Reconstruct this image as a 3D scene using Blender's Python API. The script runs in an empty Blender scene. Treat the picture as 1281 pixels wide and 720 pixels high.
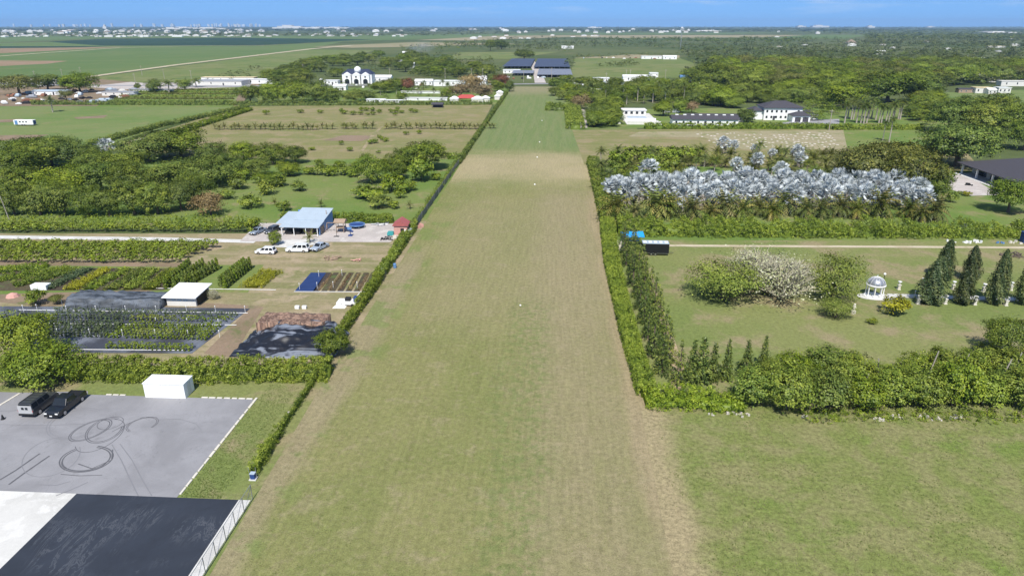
import bpy, bmesh, math, random
import numpy as np
from mathutils import Vector, Matrix
R = math.radians
SC = bpy.context.scene
COL = SC.collection
rnd = random.Random(7)

# ------------------------------------------------------------ camera pose
F, CAMH = 854.0, 48.0
PITCH = math.atan(329 / F)
YAW = math.atan(52 * math.cos(PITCH) / F)

def ray(px, py):
    x = (px - 640.5) / F; y = (360 - py) / F
    dx, dy, dz = x, math.cos(PITCH) + y * math.sin(PITCH), -math.sin(PITCH) + y * math.cos(PITCH)
    return (dx * math.cos(YAW) - dy * math.sin(YAW), dx * math.sin(YAW) + dy * math.cos(YAW), dz)

def G(px, py, z=0.0):
    """survey: ground point (metres) for a point measured on the photograph"""
    d = ray(px, py); t = (CAMH - z) / -d[2]
    return Vector((d[0] * t, d[1] * t, z))

def mpp(py):
    """metres per photo pixel at the ground distance of row py"""
    d = ray(640, py)
    return CAMH / -d[2] / F

def theta(py):
    return PITCH + math.atan((py - 360) / F)

# ------------------------------------------------------------ object helpers
def tag(o, label=None, cat=None, group=None, kind=None):
    if label: o['label'] = label
    if cat: o['category'] = cat
    if group: o['group'] = group
    if kind: o['kind'] = kind
    return o

def link(name, me, parent=None):
    o = bpy.data.objects.new(name, me); COL.objects.link(o)
    if parent is not None: o.parent = parent
    return o

def empty(name, loc, rz=0.0, label=None, cat=None, group=None):
    o = bpy.data.objects.new(name, None); COL.objects.link(o)
    o.location = loc; o.rotation_euler = (0, 0, rz)
    o.empty_display_size = 0.3
    return tag(o, label, cat, group)

class MB:
    """collects solids and makes ONE mesh"""
    def __init__(s): s.v = []; s.f = []; s.m = []; s.mi = 0
    def add(s, vs, fs):
        n = len(s.v); s.v += [tuple(v) for v in vs]
        for f in fs: s.f.append([i + n for i in f]); s.m.append(s.mi)
        return s
    def box(s, c, d, rz=0.0, taper=1.0):
        x, y, z = d[0] / 2, d[1] / 2, d[2] / 2
        vs = []
        for k, (a, b, e) in enumerate([(-x, -y, -z), (x, -y, -z), (x, y, -z), (-x, y, -z), (-x, -y, z), (x, -y, z), (x, y, z), (-x, y, z)]):
            if k > 3: a *= taper; b *= taper
            vs.append((c[0] + a * math.cos(rz) - b * math.sin(rz), c[1] + a * math.sin(rz) + b * math.cos(rz), c[2] + e))
        return s.add(vs, [(3, 2, 1, 0), (4, 5, 6, 7), (0, 1, 5, 4), (1, 2, 6, 5), (2, 3, 7, 6), (3, 0, 4, 7)])
    def b2(s, x0, x1, y0, y1, z0, z1):
        return s.box(((x0 + x1) / 2, (y0 + y1) / 2, (z0 + z1) / 2), (abs(x1 - x0), abs(y1 - y0), abs(z1 - z0)))
    def tube(s, pts, rad, n=8, cap=True):
        pts = [Vector(p) for p in pts]
        if not isinstance(rad, (list, tuple)): rad = [rad] * len(pts)
        vs, fs = [], []
        for i, p in enumerate(pts):
            t = (pts[min(i + 1, len(pts) - 1)] - pts[max(i - 1, 0)]).normalized()
            u = t.cross(Vector((0, 0, 1)) if abs(t.z) < .95 else Vector((1, 0, 0))).normalized(); w = t.cross(u)
            for k in range(n):
                a = 2 * math.pi * k / n
                vs.append(p + (u * math.cos(a) + w * math.sin(a)) * rad[i])
        for i in range(len(pts) - 1):
            for k in range(n):
                a, b = i * n + k, i * n + (k + 1) % n
                fs.append((a, b, b + n, a + n))
        if cap:
            fs.append(tuple(range(n))[::-1]); fs.append(tuple(range((len(pts) - 1) * n, len(pts) * n)))
        return s.add(vs, fs)
    def lathe(s, prof, c=(0, 0, 0), n=16):
        vs, fs = [], []
        for r, z in prof:
            for k in range(n):
                a = 2 * math.pi * k / n
                vs.append((c[0] + r * math.cos(a), c[1] + r * math.sin(a), c[2] + z))
        for i in range(len(prof) - 1):
            for k in range(n):
                a, b = i * n + k, i * n + (k + 1) % n
                fs.append((a, b, b + n, a + n))
        fs.append(tuple(range(n))[::-1]); fs.append(tuple(range((len(prof) - 1) * n, len(prof) * n)))
        return s.add(vs, fs)
    def prism(s, poly, y0, y1):
        """poly in (x,z), extruded along y"""
        n = len(poly)
        vs = [(x, y0, z) for x, z in poly] + [(x, y1, z) for x, z in poly]
        fs = [tuple(range(n)), tuple(range(2 * n - 1, n - 1, -1))]
        for i in range(n):
            j = (i + 1) % n
            fs.append((i, i + n, j + n, j))
        return s.add(vs, fs)
    def hip(s, x0, x1, y0, y1, z, h, over=.5, inset=None):
        """hipped roof: closed solid with a thin eave"""
        x0 -= over; x1 += over; y0 -= over; y1 += over
        w, d = x1 - x0, y1 - y0
        k = min(w, d) / 2 if inset is None else inset
        if w >= d: r = [(x0 + k, (y0 + y1) / 2, z + h), (x1 - k, (y0 + y1) / 2, z + h)]
        else: r = [((x0 + x1) / 2, y0 + k, z + h), ((x0 + x1) / 2, y1 - k, z + h)]
        e = .22
        vs = [(x0, y0, z), (x1, y0, z), (x1, y1, z), (x0, y1, z), (x0, y0, z + e), (x1, y0, z + e), (x1, y1, z + e), (x0, y1, z + e)] + r
        fs = [(3, 2, 1, 0), (0, 1, 5, 4), (1, 2, 6, 5), (2, 3, 7, 6), (3, 0, 4, 7)]
        if w >= d: fs += [(4, 5, 9, 8), (5, 6, 9), (6, 7, 8, 9), (7, 4, 8)]
        else: fs += [(4, 5, 8), (5, 6, 9, 8), (6, 7, 9), (7, 4, 8, 9)]
        return s.add(vs, fs)
    def gable(s, x0, x1, y0, y1, z, h, over=.4, along='x'):
        x0 -= over; x1 += over; y0 -= over; y1 += over; e = .15
        if along == 'x':
            ym = (y0 + y1) / 2
            pr = [(y0, z), (y1, z), (y1, z + e), (ym, z + h), (y0, z + e)]
            n = 5
            vs = [(x0, a, b) for a, b in pr] + [(x1, a, b) for a, b in pr]
        else:
            xm = (x0 + x1) / 2
            pr = [(x1, z), (x0, z), (x0, z + e), (xm, z + h), (x1, z + e)]
            n = 5
            vs = [(a, y0, b) for a, b in pr] + [(a, y1, b) for a, b in pr]
        fs = [tuple(range(n))[::-1], tuple(range(n, 2 * n))]
        for i in range(n):
            j = (i + 1) % n; fs.append((i, j, j + n, i + n))
        return s.add(vs, fs)
    def mesh(s, name, mats, smooth=False):
        me = bpy.data.meshes.new(name)
        me.from_pydata(s.v, [], s.f)
        for m in (mats if isinstance(mats, (list, tuple)) else [mats]): me.materials.append(m)
        if any(s.m): me.polygons.foreach_set('material_index', s.m)
        if smooth: me.polygons.foreach_set('use_smooth', [True] * len(me.polygons))
        me.update()
        bm = bmesh.new(); bm.from_mesh(me); bmesh.ops.recalc_face_normals(bm, faces=bm.faces); bm.to_mesh(me); bm.free()
        return me
    def build(s, name, mats, parent=None, smooth=False, bevel=0):
        o = link(name, s.mesh(name, mats, smooth), parent)
        if bevel:
            b = o.modifiers.new('bevel', 'BEVEL'); b.width = bevel; b.segments = 2; b.limit_method = 'ANGLE'
        return o

def quads_mesh(name, V, tint, mat, extra=None):
    """V (n,4,3) array of leaf quads, tint (n,) -> mesh; extra: list of (MB) solids added with tint .35"""
    V = np.asarray(V, dtype=np.float32); n = len(V)
    vs = V.reshape(-1, 3); loops = np.arange(n * 4, dtype=np.int32); starts = np.arange(0, n * 4, 4, dtype=np.int32); tot = np.full(n, 4, np.int32)
    tn = np.asarray(tint, dtype=np.float32)
    if extra is not None:
        ev = np.array(extra.v, dtype=np.float32); base = len(vs); vs = np.vstack([vs, ev])
        el = [i + base for f in extra.f for i in f]; ls = [len(f) for f in extra.f]
        st = np.cumsum([0] + ls[:-1]) + len(loops)
        loops = np.concatenate([loops, np.array(el, np.int32)]); starts = np.concatenate([starts, st.astype(np.int32)])
        tot = np.concatenate([tot, np.array(ls, np.int32)]); tn = np.concatenate([tn, np.full(len(ls), .3, np.float32)])
    me = bpy.data.meshes.new(name)
    me.vertices.add(len(vs)); me.vertices.foreach_set('co', vs.ravel())
    me.loops.add(len(loops)); me.loops.foreach_set('vertex_index', loops)
    me.polygons.add(len(starts)); me.polygons.foreach_set('loop_start', starts); me.polygons.foreach_set('loop_total', tot)
    a = me.attributes.new('tint', 'FLOAT', 'FACE'); a.data.foreach_set('value', tn)
    me.materials.append(mat); me.update(calc_edges=True); me.validate()
    return me

# ------------------------------------------------------------ materials
def nodes(name):
    m = bpy.data.materials.new(name); m.use_nodes = True
    nt = m.node_tree; return m, nt, nt.nodes['Principled BSDF']

def _set(nt, inp, v):
    if isinstance(v, bpy.types.NodeSocket): nt.links.new(v, inp)
    elif isinstance(v, tuple) and len(v) == 3 and inp.type == 'RGBA': inp.default_value = (*v, 1)
    else: inp.default_value = v

def mth(nt, op, a, b=0.0, c=0.0, clamp=False):
    n = nt.nodes.new('ShaderNodeMath'); n.operation = op; n.use_clamp = clamp
    _set(nt, n.inputs[0], a); _set(nt, n.inputs[1], b); _set(nt, n.inputs[2], c); return n.outputs[0]

def mix(nt, fac, a, b, mode='MIX'):
    n = nt.nodes.new('ShaderNodeMix'); n.data_type = 'RGBA'; n.blend_type = mode
    _set(nt, n.inputs[0], fac); _set(nt, n.inputs[6], a); _set(nt, n.inputs[7], b); return n.outputs[2]

def noise(nt, vec, scale, detail=4.0, rough=.55, dist=0.0):
    n = nt.nodes.new('ShaderNodeTexNoise'); nt.links.new(vec, n.inputs['Vector'])
    n.inputs['Scale'].default_value = scale; n.inputs['Detail'].default_value = detail
    n.inputs['Roughness'].default_value = rough; n.inputs['Distortion'].default_value = dist
    return n.outputs[0]

def sstep(nt, v, lo, hi, a=0.0, b=1.0):
    n = nt.nodes.new('ShaderNodeMapRange'); n.interpolation_type = 'SMOOTHSTEP'
    _set(nt, n.inputs[0], v); n.inputs[1].default_value = lo; n.inputs[2].default_value = hi
    n.inputs[3].default_value = a; n.inputs[4].default_value = b; return n.outputs[0]

def pos(nt, scale=None, rot=0.0, obj=False):
    if obj: p = nt.nodes.new('ShaderNodeTexCoord').outputs['Object']
    else: p = nt.nodes.new('ShaderNodeNewGeometry').outputs['Position']
    if scale:
        m = nt.nodes.new('ShaderNodeMapping'); nt.links.new(p, m.inputs['Vector'])
        m.inputs['Scale'].default_value = scale; m.inputs['Rotation'].default_value = (0, 0, rot); return m.outputs[0]
    return p

def xyz(nt, p):
    n = nt.nodes.new('ShaderNodeSeparateXYZ'); nt.links.new(p, n.inputs[0]); return n.outputs

def bump(nt, bsdf, h, strength=.3, dist=.1):
    b = nt.nodes.new('ShaderNodeBump'); b.inputs['Strength'].default_value = strength; b.inputs['Distance'].default_value = dist
    nt.links.new(h, b.inputs['Height']); nt.links.new(b.outputs[0], bsdf.inputs['Normal'])

def plain(name, col, rough=.6, metal=0.0, var=.15, scale=1.5, spec=.4, obj=True):
    m, nt, b = nodes(name)
    p = pos(nt, obj=obj)
    n1 = noise(nt, p, scale, 5)
    v = mth(nt, 'MULTIPLY_ADD', n1, 2 * var, 1 - var)
    n = nt.nodes.new('ShaderNodeVectorMath'); n.operation = 'SCALE'; n.inputs[0].default_value = col; nt.links.new(v, n.inputs['Scale'])
    nt.links.new(n.outputs[0], b.inputs['Base Color'])
    b.inputs['Roughness'].default_value = rough; b.inputs['Metallic'].default_value = metal
    b.inputs['Specular IOR Level'].default_value = spec
    return m

def turf(name, a, b_, c, s=(.02, .12, 1.3), cover=(.5, .66), streak=0.0, srot=0.0, speck=.5, relief=.5, edge=None):
    """grass / soil: two large tones a,b, patches of c, fine speckle"""
    a, b_, c = (tuple(x * .95 for x in q) for q in (a, b_, c))
    m, nt, b = nodes(name)
    p = pos(nt)
    col = mix(nt, sstep(nt, noise(nt, p, s[0], 6, .6, .4), .4, .6), a, b_)
    col = mix(nt, sstep(nt, noise(nt, p, s[1], 6, .65, .3), cover[0], cover[1]), col, c)
    if streak:
        ps = pos(nt, (.02, 1.0, 1.0), srot)
        col = mix(nt, mth(nt, 'MULTIPLY', sstep(nt, noise(nt, ps, .35, 4, .6), .4, .65), streak), col, c)
    if edge:
        ex = mth(nt, 'ADD', xyz(nt, p)[0], mth(nt, 'MULTIPLY_ADD', noise(nt, p, .25, 6, .65), 5.0, -2.5))
        col = mix(nt, mth(nt, 'MULTIPLY', sstep(nt, ex, edge[0], edge[1], 1.0, 0.0), .85), col, edge[2])
    fine = noise(nt, p, s[2], 5, .7)
    fine2 = noise(nt, p, s[2] * 4.5, 3, .6)
    k = mth(nt, 'ADD', mth(nt, 'MULTIPLY_ADD', fine, speck * 1.6, 1 - speck * .8), mth(nt, 'MULTIPLY_ADD', fine2, speck * 1.2, -speck * .6))
    vm = nt.nodes.new('ShaderNodeVectorMath'); vm.operation = 'SCALE'; nt.links.new(col, vm.inputs[0]); nt.links.new(k, vm.inputs['Scale'])
    nt.links.new(vm.outputs[0], b.inputs['Base Color'])
    b.inputs['Roughness'].default_value = .95; b.inputs['Specular IOR Level'].default_value = .1
    if relief: bump(nt, b, fine2, relief, .12)
    return m

def leafmat(name, dark, mid, light, trans=.16, hue=.12, spec=.12, gain=(1.65, 1.5, 1.25)):
    dark, mid, light = (tuple(min(.8, a * b) for a, b in zip(q, gain)) for q in (dark, mid, light))
    m = bpy.data.materials.new(name); m.use_nodes = True; nt = m.node_tree; nt.nodes.clear()
    out = nt.nodes.new('ShaderNodeOutputMaterial')
    at = nt.nodes.new('ShaderNodeAttribute'); at.attribute_name = 'tint'
    rp = nt.nodes.new('ShaderNodeValToRGB'); e = rp.color_ramp.elements
    e[0].position = 0.05; e[0].color = (*dark, 1); e[1].position = .95; e[1].color = (*light, 1)
    k = e.new(.5); k.color = (*mid, 1)
    nt.links.new(at.outputs['Fac'], rp.inputs[0])
    oi = nt.nodes.new('ShaderNodeObjectInfo')
    hs = nt.nodes.new('ShaderNodeHueSaturation'); nt.links.new(rp.outputs[0], hs.inputs['Color'])
    nt.links.new(mth(nt, 'MULTIPLY_ADD', oi.outputs['Random'], hue * .22, .5 - hue * .14), hs.inputs['Hue'])
    r2 = mth(nt, 'FRACT', mth(nt, 'MULTIPLY', oi.outputs['Random'], 37.3))
    nt.links.new(mth(nt, 'MULTIPLY_ADD', r2, .12 + hue * 3, .95 - hue * 1.6), hs.inputs['Value'])
    nt.links.new(mth(nt, 'MULTIPLY_ADD', mth(nt, 'FRACT', mth(nt, 'MULTIPLY', oi.outputs['Random'], 91.7)), hue * 1.6, 1 - hue), hs.inputs['Saturation'])
    d = nt.nodes.new('ShaderNodeBsdfDiffuse'); nt.links.new(hs.outputs[0], d.inputs[0])
    t = nt.nodes.new('ShaderNodeBsdfTranslucent'); nt.links.new(hs.outputs[0], t.inputs[0])
    g = nt.nodes.new('ShaderNodeBsdfGlossy'); g.inputs['Roughness'].default_value = .45; g.inputs[0].default_value = (1, 1, 1, 1)
    ms = nt.nodes.new('ShaderNodeMixShader'); ms.inputs[0].default_value = trans
    nt.links.new(d.outputs[0], ms.inputs[1]); nt.links.new(t.outputs[0], ms.inputs[2])
    m2 = nt.nodes.new('ShaderNodeMixShader'); m2.inputs[0].default_value = spec * .12
    nt.links.new(ms.outputs[0], m2.inputs[1]); nt.links.new(g.outputs[0], m2.inputs[2])
    nt.links.new(m2.outputs[0], out.inputs[0])
    return m

def wet(name, col, rough=.35, metal=0.0, coat=0.0):
    m = plain(name, col, rough, metal, .06, 2.0, .5)
    m.node_tree.nodes['Principled BSDF'].inputs['Coat Weight'].default_value = coat
    return m

L = dict(
    deep=leafmat('leaf_deep', (.026, .05, .011), (.062, .10, .018), (.125, .172, .03), hue=.08),
    mid=leafmat('leaf_mid', (.038, .068, .012), (.09, .138, .02), (.17, .215, .035), hue=.09),
    bright=leafmat('leaf_bright', (.042, .075, .011), (.10, .152, .018), (.18, .235, .034), hue=.06),
    lime=leafmat('leaf_lime', (.05, .085, .012), (.12, .178, .021), (.215, .275, .04), hue=.05),
    olive=leafmat('leaf_olive', (.036, .050, .013), (.078, .098, .022), (.15, .16, .04), hue=.06),
    yellow=leafmat('leaf_yellow', (.14, .15, .012), (.25, .25, .018), (.36, .34, .03), hue=.03, gain=(1.1, 1.1, 1)),
    conif=leafmat('leaf_conifer', (.022, .042, .013), (.062, .10, .024), (.14, .18, .04), hue=.04),
    conifl=leafmat('leaf_conifer_light', (.03, .055, .014), (.08, .122, .025), (.18, .22, .045), hue=.04),
    cyp=leafmat('leaf_cypress', (.016, .034, .014), (.04, .07, .026), (.10, .13, .045), .15),
    silver=leafmat('leaf_silver', (.24, .27, .27), (.47, .51, .515), (.65, .69, .70), .12, .03, .0, (1, 1, 1)),
    date=leafmat('leaf_date', (.035, .06, .012), (.085, .115, .03), (.18, .17, .06), .2),
    palm=leafmat('leaf_palm', (.03, .055, .014), (.06, .095, .022), (.12, .15, .04), .2),
    bare=leafmat('twig_pale', (.22, .25, .09), (.38, .39, .20), (.54, .53, .38), .1, .03, .1, (1, 1, 1)),
    pale=leafmat('leaf_pale_green', (.075, .105, .018), (.16, .20, .035), (.28, .31, .075), hue=.05, gain=(1.15, 1.15, 1.1)),
    red=leafmat('leaf_red', (.06, .05, .015), (.13, .055, .025), (.2, .09, .04), gain=(1.2, 1.2, 1.2)),
    brown=leafmat('leaf_brown', (.085, .07, .035), (.16, .125, .07), (.24, .2, .12)),
    far=leafmat('leaf_far', (.034, .055, .018), (.07, .10, .028), (.13, .16, .045), .15),
    farlight=leafmat('leaf_far_light', (.045, .072, .018), (.09, .13, .03), (.16, .20, .05), .15),
    blueg=leafmat('leaf_bluegreen', (.03, .055, .03), (.06, .09, .05), (.11, .14, .08)),
)
M = dict(
    bark=plain('bark', (.13, .10, .075), .9, var=.35, scale=6),
    barkp=plain('bark_pale', (.36, .32, .27), .9, var=.3, scale=5),
    twig=plain('pale_twigs', (.42, .39, .28), .9, var=.3, scale=5),
    white=plain('white_paint', (.80, .80, .79), .5, var=.04, scale=.8),
    offw=plain('offwhite_render', (.66, .64, .60), .8, var=.1, scale=.8),
    stone=plain('pale_stone', (.62, .58, .50), .85, var=.2, scale=4),
    conc=plain('concrete', (.58, .57, .55), .9, var=.12, scale=.7),
    roofd=plain('roof_dark', (.06, .056, .066), .75, var=.3, scale=2.5),
    roofn=plain('roof_navy', (.03, .04, .08), .6, var=.25, scale=2),
    roofb=plain('roof_thatch', (.24, .19, .14), .95, var=.4, scale=3),
    roofg=plain('roof_grey', (.32, .33, .35), .7, var=.2, scale=1),
    glass=wet('dark_glass', (.018, .022, .027), .08),
    black=plain('black_plastic', (.015, .015, .017), .6),
    tyre=plain('rubber', (.02, .02, .02), .85),
    steel=plain('galvanised_steel', (.42, .43, .45), .45, .7, .1, 3),
    alu=plain('alloy', (.55, .55, .57), .3, .9, .05),
    blue=plain('blue_metal', (.12, .25, .48), .5, .1, .08, 1),
    bluer=plain('blue_roof_metal', (.44, .52, .59), .5, .15, .12, .6),
    roofr=plain('faded_red_roof', (.36, .10, .095), .7, var=.35, scale=2),
    tarp=plain('bright_blue_tarp', (.02, .30, .72), .5, var=.12, scale=2),
    dblue=plain('dark_blue_fabric', (.025, .06, .20), .6, var=.15),
    wood=plain('weathered_wood', (.33, .24, .17), .9, var=.35, scale=3),
    red=plain('faded_red_metal', (.42, .07, .06), .6, var=.3, scale=2),
    pink=plain('pink_boards', (.55, .30, .25), .8, var=.25, scale=3),
    rust=plain('rusty', (.26, .12, .07), .9, var=.5, scale=2.2),
    teal=plain('teal_plastic', (.05, .30, .30), .5),
    lamp=plain('white_globe', (.85, .85, .82), .3, var=.02),
    orange=plain('orange_paint', (.6, .25, .05), .6),
    yellowp=plain('cream_paint', (.70, .58, .34), .6, var=.1),
    rock=plain('coral_rock', (.50, .46, .40), .95, var=.35, scale=3),
    pot=plain('plant_pot', (.02, .02, .022), .7),
    solar=plain('shade_house_roof', (.06, .075, .12), .5, var=.35, scale=.25, obj=False),
    solarl=plain('shade_house_roof_pale', (.19, .21, .26), .55, var=.3, scale=.25, obj=False),
)
# ------------------------------------------------------------ setting: sheets of ground
def sheet(name, pts, z, mat, px=True):
    vs = [(G(*p).x, G(*p).y, z) if px else (p[0], p[1], z) for p in pts]
    mb = MB().add(vs, [tuple(range(len(vs)))])
    me = bpy.data.meshes.new(name); me.from_pydata(mb.v, [], mb.f); me.materials.append(mat)
    if me.polygons[0].normal.z < 0: me.flip_normals()
    o = link(name, me); tag(o, kind='structure'); return o

def rect(name, x0, x1, y0, y1, z, mat): return sheet(name, [(x0, y0), (x1, y0), (x1, y1), (x0, y1)], z, mat, False)

def ribbon(name, pts, w, z, mat, px=True):
    ps = [G(*p) if px else Vector((p[0], p[1], 0)) for p in pts]
    ws = w if isinstance(w, (list, tuple)) else [w] * len(ps)
    vs, fs = [], []
    for i, p in enumerate(ps):
        t = (ps[min(i + 1, len(ps) - 1)] - ps[max(i - 1, 0)]).normalized(); n = Vector((-t.y, t.x, 0)) * ws[i] / 2
        vs += [(p + n)[:2] + (z,), (p - n)[:2] + (z,)]
        if i: fs.append((2 * i - 2, 2 * i - 1, 2 * i + 1, 2 * i))
    me = bpy.data.meshes.new(name); me.from_pydata(vs, [], fs); me.materials.append(mat)
    bm = bmesh.new(); bm.from_mesh(me)
    for f in bm.faces:
        f.normal_update()
        if f.normal.z < 0: f.normal_flip()
    bm.to_mesh(me); bm.free()
    return tag(link(name, me), kind='structure')

T = dict(
    base=turf('ground_far', (.075, .105, .035), (.12, .14, .055), (.17, .155, .08), (.002, .012, .06), (.55, .7), speck=.3, relief=0),
    lawn=turf('lawn', (.165, .205, .062), (.205, .222, .08), (.275, .235, .13), (.03, .09, 1.6), (.47, .64), speck=.75),
    tan=turf('dry_ground', (.26, .225, .12), (.20, .20, .085), (.36, .29, .19), (.05, .16, 1.2), (.48, .64), streak=.6, speck=.5),
    rough=turf('rough_grass', (.175, .20, .062), (.225, .217, .095), (.145, .198, .045), (.22, .13, 1.9), (.5, .72), streak=.15, speck=1.25, edge=(13.8, 17.5, (.32, .262, .155))),
    green=turf('green_field', (.13, .20, .055), (.17, .215, .075), (.21, .215, .09), (.02, .09, .9), (.52, .7), streak=.3, srot=R(12), speck=.3),
    clearing=turf('clearing_grass', (.13, .20, .045), (.175, .215, .065), (.24, .22, .105), (.03, .12, 1.0), (.52, .68), speck=.4),
    dry=turf('dry_field', (.22, .21, .085), (.185, .20, .07), (.28, .235, .13), (.02, .07, .7), (.46, .62), streak=.5, srot=R(-3), speck=.35),
    crop=turf('crop_field', (.10, .165, .05), (.125, .18, .06), (.15, .18, .07), (.004, .02, .3), (.52, .7), streak=.4, speck=.2, relief=0),
    cropd_shade=turf('dark_crop_and_cloud_shade', (.028, .058, .035), (.035, .07, .038), (.05, .085, .04), (.004, .02, .3), (.55, .7), speck=.2, relief=0),
    cropt=turf('stubble_field', (.33, .28, .18), (.28, .25, .14), (.24, .24, .11), (.003, .02, .3), (.5, .65), speck=.2, relief=0),
    cropb=turf('brown_field', (.30, .21, .14), (.25, .19, .11), (.2, .2, .09), (.01, .04, .4), (.55, .7), speck=.25, relief=0),
    meadow=turf('meadow', (.15, .19, .06), (.19, .205, .08), (.11, .16, .045), (.01, .04, .4), (.5, .65), speck=.3, relief=0),
    soil=turf('bare_soil', (.27, .20, .14), (.22, .17, .11), (.15, .16, .07), (.06, .2, 1.5), (.55, .7), speck=.4),
    gravel=turf('gravel', (.50, .45, .42), (.44, .40, .37), (.56, .52, .48), (.08, .3, 2.5), (.5, .65), speck=.3, relief=.2),
    sand=turf('sand_track', (.54, .47, .35), (.46, .39, .27), (.34, .31, .17), (.1, .35, 2), (.55, .7), speck=.3, relief=.2),
    road=turf('road_surface', (.33, .33, .34), (.29, .29, .30), (.38, .37, .36), (.03, .15, 1.5), (.55, .7), speck=.15, relief=.1),
    lit=turf('white_concrete', (.60, .59, .56), (.54, .53, .50), (.65, .64, .61), (.1, .4, 2.5), (.5, .6), speck=.12, relief=.1),
    plot=turf('pale_plot', (.34, .295, .19), (.29, .265, .15), (.22, .23, .10), (.05, .12, .8), (.52, .66), speck=.5),
    bed=turf('dark_bed_soil', (.075, .06, .045), (.10, .085, .05), (.10, .13, .05), (.06, .3, 1.8), (.5, .65), speck=.6),
    mulch=turf('pale_mulch', (.44, .34, .22), (.35, .27, .17), (.3, .27, .15), (.3, .8, 3), (.5, .65), speck=.5),
)

def strip_mat():
    m, nt, b = nodes('airstrip_grass')
    p = pos(nt); x, y, _ = xyz(nt, p)
    big = noise(nt, p, .035, 6, .6, .5); med = noise(nt, p, .22, 6, .68, .4); fin = noise(nt, p, 1.5, 5, .72); fin2 = noise(nt, p, 6.5, 3, .65)
    pl = pos(nt, (1.0, .05, 1.0)); lon = noise(nt, pl, .45, 5, .6); lon2 = noise(nt, pl, 2.2, 3, .6)
    wx = mth(nt, 'ADD', x, mth(nt, 'MULTIPLY_ADD', noise(nt, pos(nt, (1, .35, 1)), .09, 4, .6), 9.0, -4.5))
    wy = mth(nt, 'ADD', y, mth(nt, 'MULTIPLY_ADD', noise(nt, pos(nt, (.35, 1, 1)), .06, 4, .6), 20.0, -10.0))
    band = lambda v, c, w, s: sstep(nt, mth(nt, 'ABSOLUTE', mth(nt, 'SUBTRACT', v, c)), w, w + s, 1.0, 0.0)
    mul = lambda a, c: mth(nt, 'MULTIPLY', a, c)
    col = mix(nt, sstep(nt, big, .4, .6), (.204, .216, .077), (.236, .231, .094))
    col = mix(nt, mul(sstep(nt, noise(nt, p, .75, 6, .72, .6), .50, .66), .42), col, (.285, .24, .14))
    col = mix(nt, mul(sstep(nt, noise(nt, p, 1.1, 5, .7), .56, .66), .55), col, (.165, .20, .06))
    dry = (.315, .258, .165)
    near = sstep(nt, wy, 195.0, 225.0, 1.0, 0.0)
    # wheel-worn centre and edges, dead patches
    c1 = mul(mul(band(wx, 4.6, 2.4, 10.0), near), mth(nt, 'MULTIPLY_ADD', mth(nt, 'ADD', lon, med), .9, .0, clamp=True))
    col = mix(nt, mul(c1, .56), col, dry)
    col = mix(nt, mul(mul(band(wx, -30.5, 1.2, 3.0), sstep(nt, wy, 130, 160, 1, 0)), .65), col, dry)
    col = mix(nt, mul(mul(band(wx, 12.9, .9, 2.5), near), .75), col, (.345, .275, .17))
    col = mix(nt, mul(mul(band(wx, -4.0, 14.0, 14.0), band(wy, 150.0, 26.0, 35.0)), .38), col, (.31, .262, .155))
    col = mix(nt, mul(sstep(nt, med, .54, .68), .5), col, (.315, .27, .16))
    # greener weeds streak in the near middle
    g1 = mul(mul(band(wx, -3.5, 1.8, 4.5), sstep(nt, wy, 112, 122, 1, 0)), sstep(nt, noise(nt, p, .8, 6, .74), .45, .58))
    col = mix(nt, mul(g1, .6), col, (.15, .195, .062))
    col = mix(nt, mul(mul(band(wx, -30.0, 2.0, 4.0), sstep(nt, noise(nt, p, .12, 5, .6), .52, .6)), .6), col, (.16, .22, .06))
    # pale dead band across, then green far part
    col = mix(nt, mul(band(wy, 224.0, 9.0, 9.0), sstep(nt, wy, 190, 215, 0, .12)), col, (.16, .21, .065))
    far = sstep(nt, wy, 250.0, 300.0)
    col = mix(nt, far, col, mix(nt, sstep(nt, lon, .42, .6), (.165, .215, .078), (.195, .228, .094)))
    tb = mul(band(mth(nt, 'ADD', wy, mth(nt, 'MULTIPLY_ADD', noise(nt, p, .05, 5, .6), 28.0, -14.0)), 247.0, 12.0, 26.0), mth(nt, 'MULTIPLY_ADD', big, 1.0, .42, clamp=True))
    col = mix(nt, mul(tb, .85), col, (.40, .335, .20))
    col = mix(nt, mul(sstep(nt, wy, 500, 560), .7), col, (.30, .26, .16))
    k = mth(nt, 'ADD', mth(nt, 'MULTIPLY_ADD', fin, 1.15, .40), mth(nt, 'MULTIPLY_ADD', fin2, 1.1, -.55))
    k = mth(nt, 'ADD', k, mth(nt, 'MULTIPLY_ADD', lon2, .46, -.23))
    vm = nt.nodes.new('ShaderNodeVectorMath'); vm.operation = 'SCALE'; nt.links.new(col, vm.inputs[0]); nt.links.new(k, vm.inputs['Scale'])
    v2 = nt.nodes.new('ShaderNodeVectorMath'); v2.operation = 'MULTIPLY'; nt.links.new(vm.outputs[0], v2.inputs[0]); v2.inputs[1].default_value = (.93, .93, .93)
    nt.links.new(v2.outputs[0], b.inputs['Base Color']); b.inputs['Roughness'].default_value = .95; b.inputs['Specular IOR Level'].default_value = .1
    bump(nt, b, fin2, .5, .12)
    return m

rect('ground', -15000, 15000, -300, 17000, 0, T['base'])
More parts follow.
